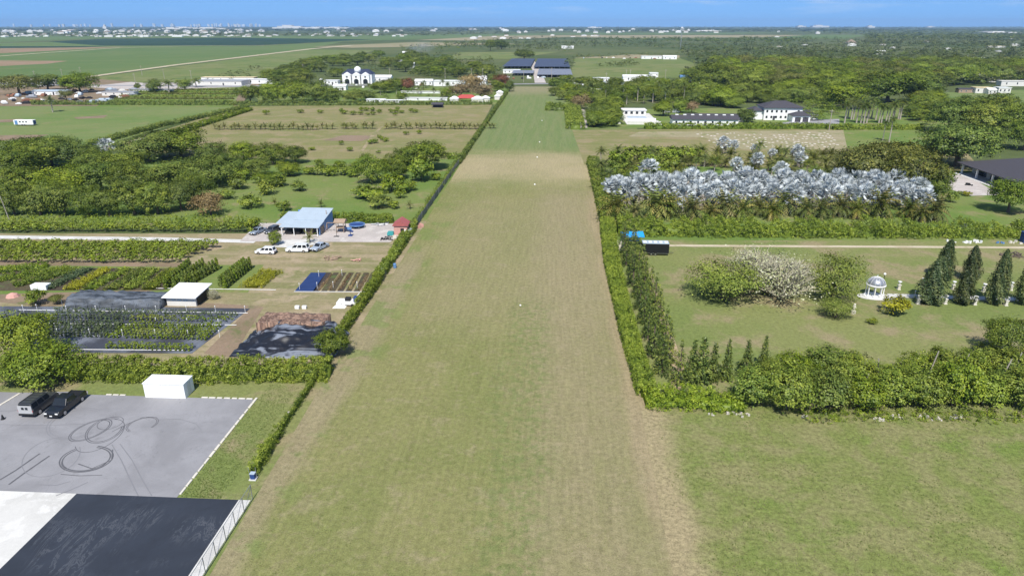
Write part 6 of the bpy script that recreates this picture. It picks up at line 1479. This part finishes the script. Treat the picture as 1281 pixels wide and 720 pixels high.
for i, (x, y, w, d, h, rf, rm, rh, lb) in enumerate([(414, 106, 12, 8, 3.2, 'flat', 'white', 0, 'low white pavilion left of the mansion'), (425, 113, 10, 6, 3, 'gable', 'white', 1.5, 'small white gatehouse in front of the mansion'), (478, 103, 16, 9, 4, 'gable', 'white', 2, 'white guest house right of the mansion'), (488, 107, 14, 7, 3.4, 'flat', 'offw', 0, 'pale flat roofed annex by the guest house'), (530, 107, 15, 8, 3.4, 'gable', 'white', 1.6, 'white cottage beyond the reddish tree'), (575, 108, 44, 10, 4, 'flat', 'white', 0, 'long white flat roofed hall beside the brown trees'), (601, 108, 10, 9, 5, 'gable', 'white', 3, 'white gabled chapel at the right end of the long hall'), (640, 92, 18, 9, 3.4, 'flat', 'white', 0, 'white block beside the shade house roofs'), (470, 129.5, 12, 4, 2.4, 'flat', 'white', 0, 'low white pergola behind the dark hedge'), (490, 130, 14, 3, 2.2, 'flat', 'white', 0, 'white garden wall pavilion behind the dark hedge'), (530, 126, 32, 2, 1.8, 'flat', 'white', 0, 'long white balustrade in the estate garden'), (535, 117, 40, 1.5, 1.4, 'flat', 'offw', 0, 'long pale boundary wall across the estate garden'),
                                                (495, 80, 34, 14, 4, 'flat', 'roofg', 0, 'grey flat roofed greenhouse behind the mansion'), (513, 85, 10, 6, 4, 'gable', 'white', 2, 'small white barn beyond the mansion gardens'), (510, 69, 18, 8, 4, 'gable', 'white', 2, 'white farmhouse beneath the smoke'), (25, 108, 46, 12, 4.5, 'flat', 'white', 0, 'white warehouse at the left edge behind the junk yard'), (50, 107, 30, 9, 4, 'gable', 'white', 1.5, 'white roofed shed right of the warehouse'), (148, 120, 24, 6, 2.6, 'flat', 'roofg', 0, 'grey roofed shed in the junk yard'), (62, 119, 26, 6, 2.6, 'gable', 'bluer', 1, 'blue grey roofed shed among the junk'), (190, 115, 30, 5, 1.6, 'flat', 'roofg', 0, 'low grey open shed by the gravel lot'), (272, 107, 42, 18, 3.4, 'flat', 'roofg', 0, 'grey roofed packing shed behind the trellis rows'), (285, 103, 48, 9, 4, 'flat', 'yellowp', 0, 'cream flat roof behind the grey packing shed'), (330, 105, 30, 9, 3.5, 'flat', 'white', 0, 'white shed roof at the end of the packing yard')]):
    house('building', lb, x, y, w, d, h, rf, rh, 0, 'white' if rm != 'roofg' else 'offw', rm, 4 if w > 11 else 2, 1, 0 if h < 2 else 1, .3, 'building')
t = empty('red_tent', G(583, 127.5), 0, 'red canopy tent behind the dark hedge near the airstrip corner', 'tent')
MB().hip(-7, 7, 0, 7, 2.2, 2.2, .1).build('canopy', M['red'], t); s = MB()
for sx_ in (-6.8, 6.8):
    for sy in (.2, 6.8): s.tube([(sx_, sy, 0), (sx_, sy, 2.2)], .08, 6)
s.build('pole', M['white'], t)
for x, y, w, lb in [(568, 128, 6, 'white market tent left of the red tent'), (597, 128, 8, 'white tent right of the red tent'), (607, 127.5, 6, 'second white tent right of the red tent'), (625, 120, 5, 'white van shaped kiosk at the airstrip corner'), (622, 125, 4, 'small white kiosk by the corner hedge')]:
    t = empty('white_tent', G(x, y), 0, lb, 'tent'); MB().hip(-w / 2, w / 2, 0, w * .8, 2.2, 1.6, .1).build('canopy', M['white'], t); MB().b2(-w / 2 + .2, w / 2 - .2, .2, w * .8 - .2, 0, 2.2).build('side_wall', M['offw'], t)
p = G(547, 135); o = MB().gable(-3.5, 3.5, 0, 4, 1.9, 1.2, .2).b2(-3.3, -3.1, .2, .4, 0, 1.9).b2(3.1, 3.3, .2, .4, 0, 1.9).b2(-3.3, 3.3, 3.6, 3.8, 0, 1.9).build('field_shelter', M['roofd']); o.location = p; tag(o, 'dark open field shelter in front of the long dark hedge', 'shelter')
# shade houses at the far end
def shade_house(x0, x1, ya, yb, lab, mat):
    a, b_, c_ = G(x0, ya), G(x1, ya), G((x0 + x1) / 2, yb); t = empty('shade_house', a, 0, lab, 'shade house'); w, d = b_.x - a.x, max(8, c_.y - a.y)
    s = MB(); n = max(2, int(d / 9))
    for k in range(n): s.gable(0, w, d * k / n, d * (k + .96) / n, 2.6, .5, .05)
    s.build('roof', M[mat], t); s = MB()
    for k in range(8):
        for q in range(n + 1): s.tube([(w * k / 7, d * q / n, 0), (w * k / 7, d * q / n, 2.6)], .1, 4)
    s.build('post', M['steel'], t)
shade_house(629, 664, 86, 76, 'dark blue shade house left of the central lane', 'solar'); shade_house(668, 713, 86.5, 76, 'larger dark shade house right of the central lane', 'solar'); shade_house(672, 716, 97, 89.5, 'paler shade house nearer the road, right of the lane', 'solarl'); shade_house(640, 667, 95, 91.5, 'small grey shade house left of the lane near the road', 'solarl')
for i, (x, y, w, lb) in enumerate([(752, 104, 14, 'white trailer by the far meadow'), (800, 102, 30, 'long white shed on the road behind the palms'), (815, 74, 30, 'white greenhouse block on the far meadow'), (838, 74.5, 20, 'white shed right of the greenhouse block'), (818, 97, 8, 'white house with a gabled roof on the far road'), (710, 61, 26, 'white long house in the far trees')]):
    house('building', lb, x, y, w, 9, 4, 'gable' if i % 2 else 'flat', 1.6, 0, 'white', 'white', 3, 1, 1, .3, 'building')
house('building', 'blue roofed barn half hidden in the woodland', 860, 103, 12, 8, 4, 'gable', 2, 0, 'bluer', 'blue', 3, cat='barn'); house('building', 'blue tarp roof peeking out of the upper right trees', 984, 91, 14, 9, 3, 'gable', 1.5, 0, 'bluer', 'tarp', 2, cat='barn')
house('thatched_house', 'thatched roof house at the upper right with white sheds', 1213, 100, 22, 14, 3, 'hip', 5, 0, 'offw', 'roofb', 4); house('thatched_house', 'brown thatched dome roof far among the trees', 1066, 55, 22, 18, 3, 'hip', 8, 0, 'offw', 'roofb', 3)
for i, (x, y, w, h, m_, lb) in enumerate([(1182, 98, 26, 3, 'white', 'long white shed left of the thatched house'), (1245, 103, 12, 3.5, 'white', 'white box truck body right of the thatched house'), (1230, 117, 12, 4, 'yellowp', 'cream truck body at the edge of the upper right field'), (1241, 118, 6, 3, 'offw', 'small pale container beside the cream truck body'), (1256, 117, 9, 4, 'white', 'white container in the upper right field'), (1272, 108, 26, 4, 'offw', 'pale shed at the right edge of the upper field'), (1006, 101, 16, 4, 'white', 'white roof among the trees above the villa'), (1222, 76, 26, 4, 'white', 'long white roof in the upper right woodland'), (1207, 74, 14, 4, 'white', 'short white roof beside the long one in the woodland'), (1102, 68, 14, 5, 'white', 'white house in the centre of the upper woodland'), (1247, 60, 40, 4, 'yellowp', 'pale field shed roof far right in the woodland'), (718, 119, 10, 3, 'white', 'white roofed carport beyond the gravel drive'), (735, 119, 20, 3, 'offw', 'low pale shed beside the carport'), (692, 107, 3, 3, 'white', 'small white kiosk at the road by the airstrip end'), (757, 155, 16, 2.4, 'offw', 'low pale wall building left of the pool pavilion')]):
    house('building', lb, x, y, w, 7, h, 'gable' if i % 3 == 0 else 'flat', 1.4, 0, 'offw', m_, 3 if w > 8 else 2, 1, 0, .3, 'building')
for i in range(3): house('building', 'low dark shed beside the cream truck body', 1205 + i * 8, 116.5, 7, 5, 2.6, 'gable', 1, 0, 'wood', 'roofd', 2, 1, 0, .2, 'shed', 'dark sheds beside the cream truck body')
# caravan on the green field
p = G(30, 157.5); t = empty('caravan', p, .04, 'long white caravan with dark windows on the green field', 'caravan')
MB().b2(-5, 5, 0, 2.6, .5, 2.9).build('body', M['white'], t, bevel=.2); windows(t, 0, [-1.6, 0, 1.6], 1.7, 2.3, .8, False); MB().b2(-4.3, -2.9, -.05, 0, .7, 2.7).build('door', M['blue'], t); MB().b2(5, 5.04, .3, 2.3, .7, 2.6).build('end_panel', M['dblue'], t)
for xx in (-.8, .4): MB().tube([(xx, -.06, .4), (xx, .2, .4)], .4, 12).build('wheel', M['tyre'], t)
# junk yard items: cars, boats and crates a few pixels each
jm = [MB().box((0, 0, .7), (4.4, 1.8, .8)).box((.2, 0, 1.3), (2.4, 1.6, .5), 0, .85).mesh('scrap_car', M[c]) for c in ('white', 'rust', 'bluer', 'black', 'offw', 'steel')]
for i, (x, y) in enumerate(spots([(0, 131), (0, 118), (130, 112), (200, 115), (130, 131)], 52, seed=77, mind=4)):
    o = link('scrap_vehicle', jm[i % 6]); o.location = G(x, y); o.rotation_euler = (0, 0, rnd.uniform(0, 6)); o.scale = (rnd.uniform(.6, 1.6),) * 3
    tag(o, 'scrap vehicle among the clutter of the junk yard', 'scrap vehicle', 'scrap vehicles in the junk yard')
for i, (x, y) in enumerate(spots([(340, 108), (420, 98), (620, 106), (615, 110), (420, 116)], 24, seed=78, mind=5) + spots([(690, 104), (880, 103), (880, 107), (700, 108)], 22, seed=79, mind=4) + spots([(630, 96), (716, 98), (716, 101), (630, 101)], 12, seed=80, mind=3) + spots([(855, 73), (720, 72), (720, 73.5), (855, 74.5)], 10, seed=81, mind=3)):
    o = link('distant_car', jm[(0, 4, 2, 0, 3, 1)[i % 6]]); o.location = G(x, y); o.rotation_euler = (0, 0, rnd.choice([0, 1.57]) + rnd.uniform(-.2, .2)); tag(o, 'small parked car or van far off near the road', 'distant car', 'distant parked cars near the road')
# poles and mast
pl = MB().tube([(0, 0, 0), (0, 0, 11)], [.22, .14], 6).b2(-1.2, 1.2, -.07, .07, 10.0, 10.2).mesh('utility_pole', M['barkp'])
for x, y in [(45, 100), (79, 97), (102, 94), (170, 104), (178, 92), (206, 97), (240, 99), (380, 90), (488, 96), (557, 96), (590, 96), (604, 96), (758, 103), (783, 98), (788, 98), (832, 98), (894, 96), (879, 92), (1169, 100), (1253, 100), (1037, 160), (655, 100), (690, 95), (1195, 94)]:
    o = link('utility_pole', pl); o.location = G(x, y + 3); o.scale = (1, 1, .9); tag(o, 'slender pale utility pole in the middle distance', 'utility pole', 'utility poles in the middle distance')
p = G(14, 281); o = MB().tube([(0, 0, 0), (-.9, 0, 7.5)], [.12, .08], 6).build('leaning_pole', M['barkp']); o.location = p; tag(o, 'leaning pale pole in front of the wood at left', 'pole')
p = G(851, 62); t = empty('radio_mast', p, 0, 'lattice radio mast rising above the far trees', 'mast'); s = MB()
for k in range(3): aa = k * 2.094; s.tube([(1.2 * math.cos(aa), 1.2 * math.sin(aa), 0), (.6 * math.cos(aa), .6 * math.sin(aa), 42)], .2, 4)
for k in range(20):
    r0_ = 1.2 - .03 * k; z = k * 2.1
    for q in range(3): a0, a1 = q * 2.094, (q + 1) * 2.094; s.tube([(r0_ * math.cos(a0), r0_ * math.sin(a0), z), (r0_ * math.cos(a1), r0_ * math.sin(a1), z + 2.1)], .09, 3)
s.build('lattice', M['steel'], t); MB().box((0, 0, 42.5), (4, 4, 2)).build('antenna', M['white'], t)
# smoke over the farmhouse
sm_, nt, bb = nodes('smoke'); nt.nodes.remove(bb); vo = nt.nodes.new('ShaderNodeVolumePrincipled'); vo.inputs['Color'].default_value = (.8, .88, 1, 1)
tcn = nt.nodes.new('ShaderNodeTexCoord'); dd = nt.nodes.new('ShaderNodeVectorMath'); dd.operation = 'LENGTH'; nt.links.new(tcn.outputs['Object'], dd.inputs[0])
dn = mth(nt, 'MULTIPLY', sstep(nt, dd.outputs['Value'], .25, 1.0, 1.0, 0.0), sstep(nt, noise(nt, tcn.outputs['Object'], 1.8, 4), .35, .7)); nt.links.new(mth(nt, 'MULTIPLY', dn, .02), vo.inputs['Density']); nt.links.new(vo.outputs[0], nt.nodes['Material Output'].inputs['Volume'])
s = MB().lathe([(math.sin(k * math.pi / 10) + .001, -math.cos(k * math.pi / 10)) for k in range(11)], n=16).build('smoke', sm_); s.location = G(526, 69) + Vector((0, 0, 13)); s.scale = (34, 26, 13); tag(s, kind='stuff')
# far town: white houses and blocks, and towers on the skyline
hm_ = [MB().b2(-7, 7, 0, 10, 0, 4.5).mesh('town_house', M[c]) for c in ('white', 'offw')]
hm2 = []
for c, r_ in (('offw', 'roofg'), ('offw', 'roofb'), ('offw', 'conc'), ('white', 'offw')):
    s = MB(); s.b2(-7, 7, 0, 10, 0, 4); s.mi = 1; s.hip(-7, 7, 0, 10, 4.003, 2.4, .4); hm2.append(s.mesh('town_house', [M[c], M[r_]]))
n_ = 0
for poly, n, sd in [([(-10, 47), (340, 46.5), (340, 44.5), (-10, 44.5)], 60, 1), ([(340, 45.5), (510, 46), (510, 43.5), (340, 43.5)], 26, 2), ([(-10, 44), (330, 43.5), (330, 38.5), (-10, 38.5)], 80, 3), ([(640, 42), (900, 41.6), (900, 38), (640, 38)], 30, 4), ([(340, 42), (640, 41.5), (640, 36.5), (340, 36.5)], 14, 5), ([(900, 60), (1290, 66), (1290, 40), (960, 40)], 16, 6), ([(560, 51), (760, 48), (760, 44), (560, 46)], 12, 7)]:
    for x, y in spots(poly, n, (), 200 + sd, 3):
        o = link('town_house', hm2[rnd.randrange(4)]); o.location = G(x, y); k = rnd.uniform(.8, 1.7) * (1.2 if y < 43 else .8) * (.7 if x > 880 else 1); o.scale = (k * rnd.uniform(1, 1.8), k, k * (1 if y > 43 else 1.4)); o.rotation_euler = (0, 0, rnd.uniform(-.4, .4))
        tag(o, 'white house in the distant town near the horizon', 'house', 'houses of the distant town')
for x, y, w, h in [(370, 36, 620, 40), (362, 35.2, 380, 70), (400, 35.5, 420, 30), (421, 36, 330, 34), (230, 36.5, 330, 40), (262, 37, 360, 34), (215, 37.5, 200, 38), (131, 37, 40, 70), (744, 35.5, 200, 34), (1027, 34.5, 300, 70), (1090, 35, 110, 60), (1003, 34.5, 150, 60), (1253, 42, 160, 18), (887, 39.5, 190, 14), (90, 38.5, 130, 16), (1270, 42.3, 80, 14), (1165, 34.6, 130, 40)]:
    o = MB().b2(-w / 2, w / 2, 0, min(w, 150), 0, h * .4).b2(-w * .3, w * .1, 5, min(w, 150) * .7, h * .4, h * .62).build('distant_block', M['offw']); o.location = G(x, y); tag(o, 'large pale flat block on the hazy horizon', 'building', 'large blocks on the horizon')
for i in range(64):
    x = rnd.choice([rnd.uniform(10, 330), rnd.uniform(60, 140), rnd.uniform(190, 320), rnd.uniform(240, 320)]); y = rnd.uniform(33.4, 34.0); w = rnd.uniform(20, 45)
    h = 46 + 36 * rnd.random() ** 2.5
    o = MB().b2(-w / 2, w / 2, 0, w, 0, h).b2(-w * .25, w * .2, w * .2, w * .7, h, h * 1.08).build('skyline_tower', M['offw']); o.location = G(x, y); tag(o, 'pale tower of the far city skyline', 'tower', 'towers of the far skyline')
# grass tufts and weeds in the near fields
def tufts(name, n, box, mat, hmin, hmax, seed, keep=None):
    rs = np.random.RandomState(seed); x = rs.uniform(box[0], box[1], n); y = box[2] + (box[3] - box[2]) * rs.uniform(0, 1, n) ** 1.3
    if keep is not None: k = keep(x, y, rs); x, y = x[k], y[k]
    n = len(x); V, T_ = [], []
    for q in range(4):
        a = rs.uniform(0, 6.28, n); h = rs.uniform(hmin, hmax, n); w = h * rs.uniform(.4, .9, n); lx, ly = rs.normal(size=n) * h * .4, rs.normal(size=n) * h * .4
        bx, by = x + rs.normal(size=n) * h * .3, y + rs.normal(size=n) * h * .3; cx, sy = np.cos(a) * w * .5, np.sin(a) * w * .5; z0 = np.full(n, .0)
        V.append(np.stack([np.stack([bx - cx, by - sy, z0], 1), np.stack([bx + cx, by + sy, z0], 1), np.stack([bx + cx * .7 + lx, by + sy * .7 + ly, h], 1), np.stack([bx - cx * .7 + lx, by - sy * .7 + ly, h], 1)], 1)); T_.append(rs.uniform(.1, .9, n))
    o = link(name, quads_mesh(name, np.concatenate(V), np.concatenate(T_), L[mat])); tag(o, kind='stuff')
clumpy = lambda s, th: (lambda x, y, rs: np.array([mn.noise(Vector((a * s, b * s, 2.0))) + .5 * mn.noise(Vector((a * s * 4, b * s * 4, 7.0))) for a, b in zip(x, y)]) > th)
L['grassg'] = leafmat('weed_green', (.08, .12, .03), (.14, .20, .045), (.2, .26, .07), .3, 0, gain=(1, 1, 1)); L['grassd'] = leafmat('grass_dry', (.2, .17, .09), (.29, .25, .14), (.4, .35, .21), .2, 0, gain=(.9, .9, .9))
tufts('grass', 9000, (-30, 12, 44, 120), 'grassg', .03, .08, 1, clumpy(.12, .12)); tufts('grass', 9000, (-31, 13, 44, 120), 'grassd', .03, .07, 2, clumpy(.1, .0))
tufts('weeds', 9000, (14, 72, 44, 84), 'grassg', .04, .12, 3, clumpy(.13, .1)); tufts('weeds', 6000, (14, 72, 44, 84), 'grassd', .04, .11, 4, clumpy(.1, .0)); tufts('grass', 6000, (-39.6, -35, 59.1, 84), 'grassg', .03, .09, 5, lambda x, y, rs: (x > LOTX + .4) & (rs.uniform(0, 1, len(x)) > .3))
# ------------------------------------------------------------ air, light, camera
hm = bpy.data.materials.new('air'); hm.use_nodes = True; nt = hm.node_tree; nt.nodes.clear()
vo = nt.nodes.new('ShaderNodeVolumePrincipled'); vo.inputs['Density'].default_value = 6e-5
vo.inputs['Color'].default_value = (.42, .66, 1.0, 1); vo.inputs['Anisotropy'].default_value = 0.0
out = nt.nodes.new('ShaderNodeOutputMaterial'); nt.links.new(vo.outputs[0], out.inputs['Volume'])
hz = MB().b2(-15500, 15500, -400, 17500, -1.0, 150).build('haze', hm); tag(hz, kind='stuff')

SUN_EL, SUN_AZ = R(53), R(180 + 2)      # azimuth from +Y, clockwise
w = bpy.data.worlds.new('World'); SC.world = w; w.use_nodes = True
nt = w.node_tree; bg = nt.nodes['Background']
sky = nt.nodes.new('ShaderNodeTexSky'); sky.sky_type = 'NISHITA'; sky.sun_disc = False
sky.sun_elevation = SUN_EL; sky.sun_rotation = SUN_AZ; sky.altitude = 50; sky.air_density = 1.0; sky.dust_density = .15; sky.ozone_density = 3.0
tc = nt.nodes.new('ShaderNodeTexCoord')
sx = xyz(nt, tc.outputs['Generated'])
cz = nt.nodes.new('ShaderNodeCombineXYZ')
nt.links.new(sx[0], cz.inputs[0]); nt.links.new(sx[1], cz.inputs[1])
nt.links.new(mth(nt, 'ADD', mth(nt, 'MULTIPLY', mth(nt, 'MAXIMUM', sx[2], 0.0), .9), .42), cz.inputs[2])
nrm = nt.nodes.new('ShaderNodeVectorMath'); nrm.operation = 'NORMALIZE'; nt.links.new(cz.outputs[0], nrm.inputs[0])
nt.links.new(nrm.outputs[0], sky.inputs['Vector'])
hg = sstep(nt, sx[2], .02, .30, 1.0, 0.0)
skc = mix(nt, 1.0, sky.outputs[0], mix(nt, hg, (1.0, 1.0, 1.0), (1.35, 1.75, 1.85)), 'MULTIPLY')
cl = nt.nodes.new('ShaderNodeMapping'); nt.links.new(tc.outputs['Generated'], cl.inputs['Vector']); cl.inputs['Scale'].default_value = (3, 3, 26)
cn = noise(nt, cl.outputs[0], 2.2, 6, .6)
ck = mth(nt, 'MULTIPLY', sstep(nt, cn, .52, .7), sstep(nt, sx[2], .004, .03))
col = mix(nt, mth(nt, 'MULTIPLY', ck, .3), skc, (6.0, 6.3, 6.8))
nt.links.new(col, bg.inputs[0]); bg.inputs[1].default_value = .12

sl = bpy.data.lights.new('sun', 'SUN'); sl.energy = 4.8; sl.angle = R(.53); sl.color = (1.0, .955, .88)
so = bpy.data.objects.new('sun', sl); COL.objects.link(so)
sd = Vector((math.sin(SUN_AZ) * math.cos(SUN_EL), math.cos(SUN_AZ) * math.cos(SUN_EL), math.sin(SUN_EL)))
so.rotation_euler = sd.to_track_quat('Z', 'Y').to_euler(); so.location = (0, -50, 120)

cam = bpy.data.cameras.new('camera'); co = bpy.data.objects.new('camera', cam); COL.objects.link(co)
cam.sensor_width = 36.0; cam.lens = F / 1281 * 36.0; cam.clip_end = 60000; cam.clip_start = .5
co.location = (0, 0, CAMH); co.rotation_euler = (math.pi / 2 - PITCH, 0, YAW)
SC.camera = co
vs = SC.view_settings; SC.display_settings.display_device = 'sRGB'
vs.view_transform = 'Standard'; vs.look = 'None'; vs.exposure = 0.25; vs.gamma = 1.0; vs.use_curve_mapping = False
SC.render.engine = 'CYCLES'
cy = SC.cycles
cy.use_denoising = True; cy.max_bounces = 5; cy.diffuse_bounces = 2; cy.glossy_bounces = 2; cy.transmission_bounces = 3; cy.transparent_max_bounces = 6; cy.volume_bounces = 0
cy.use_adaptive_sampling = True
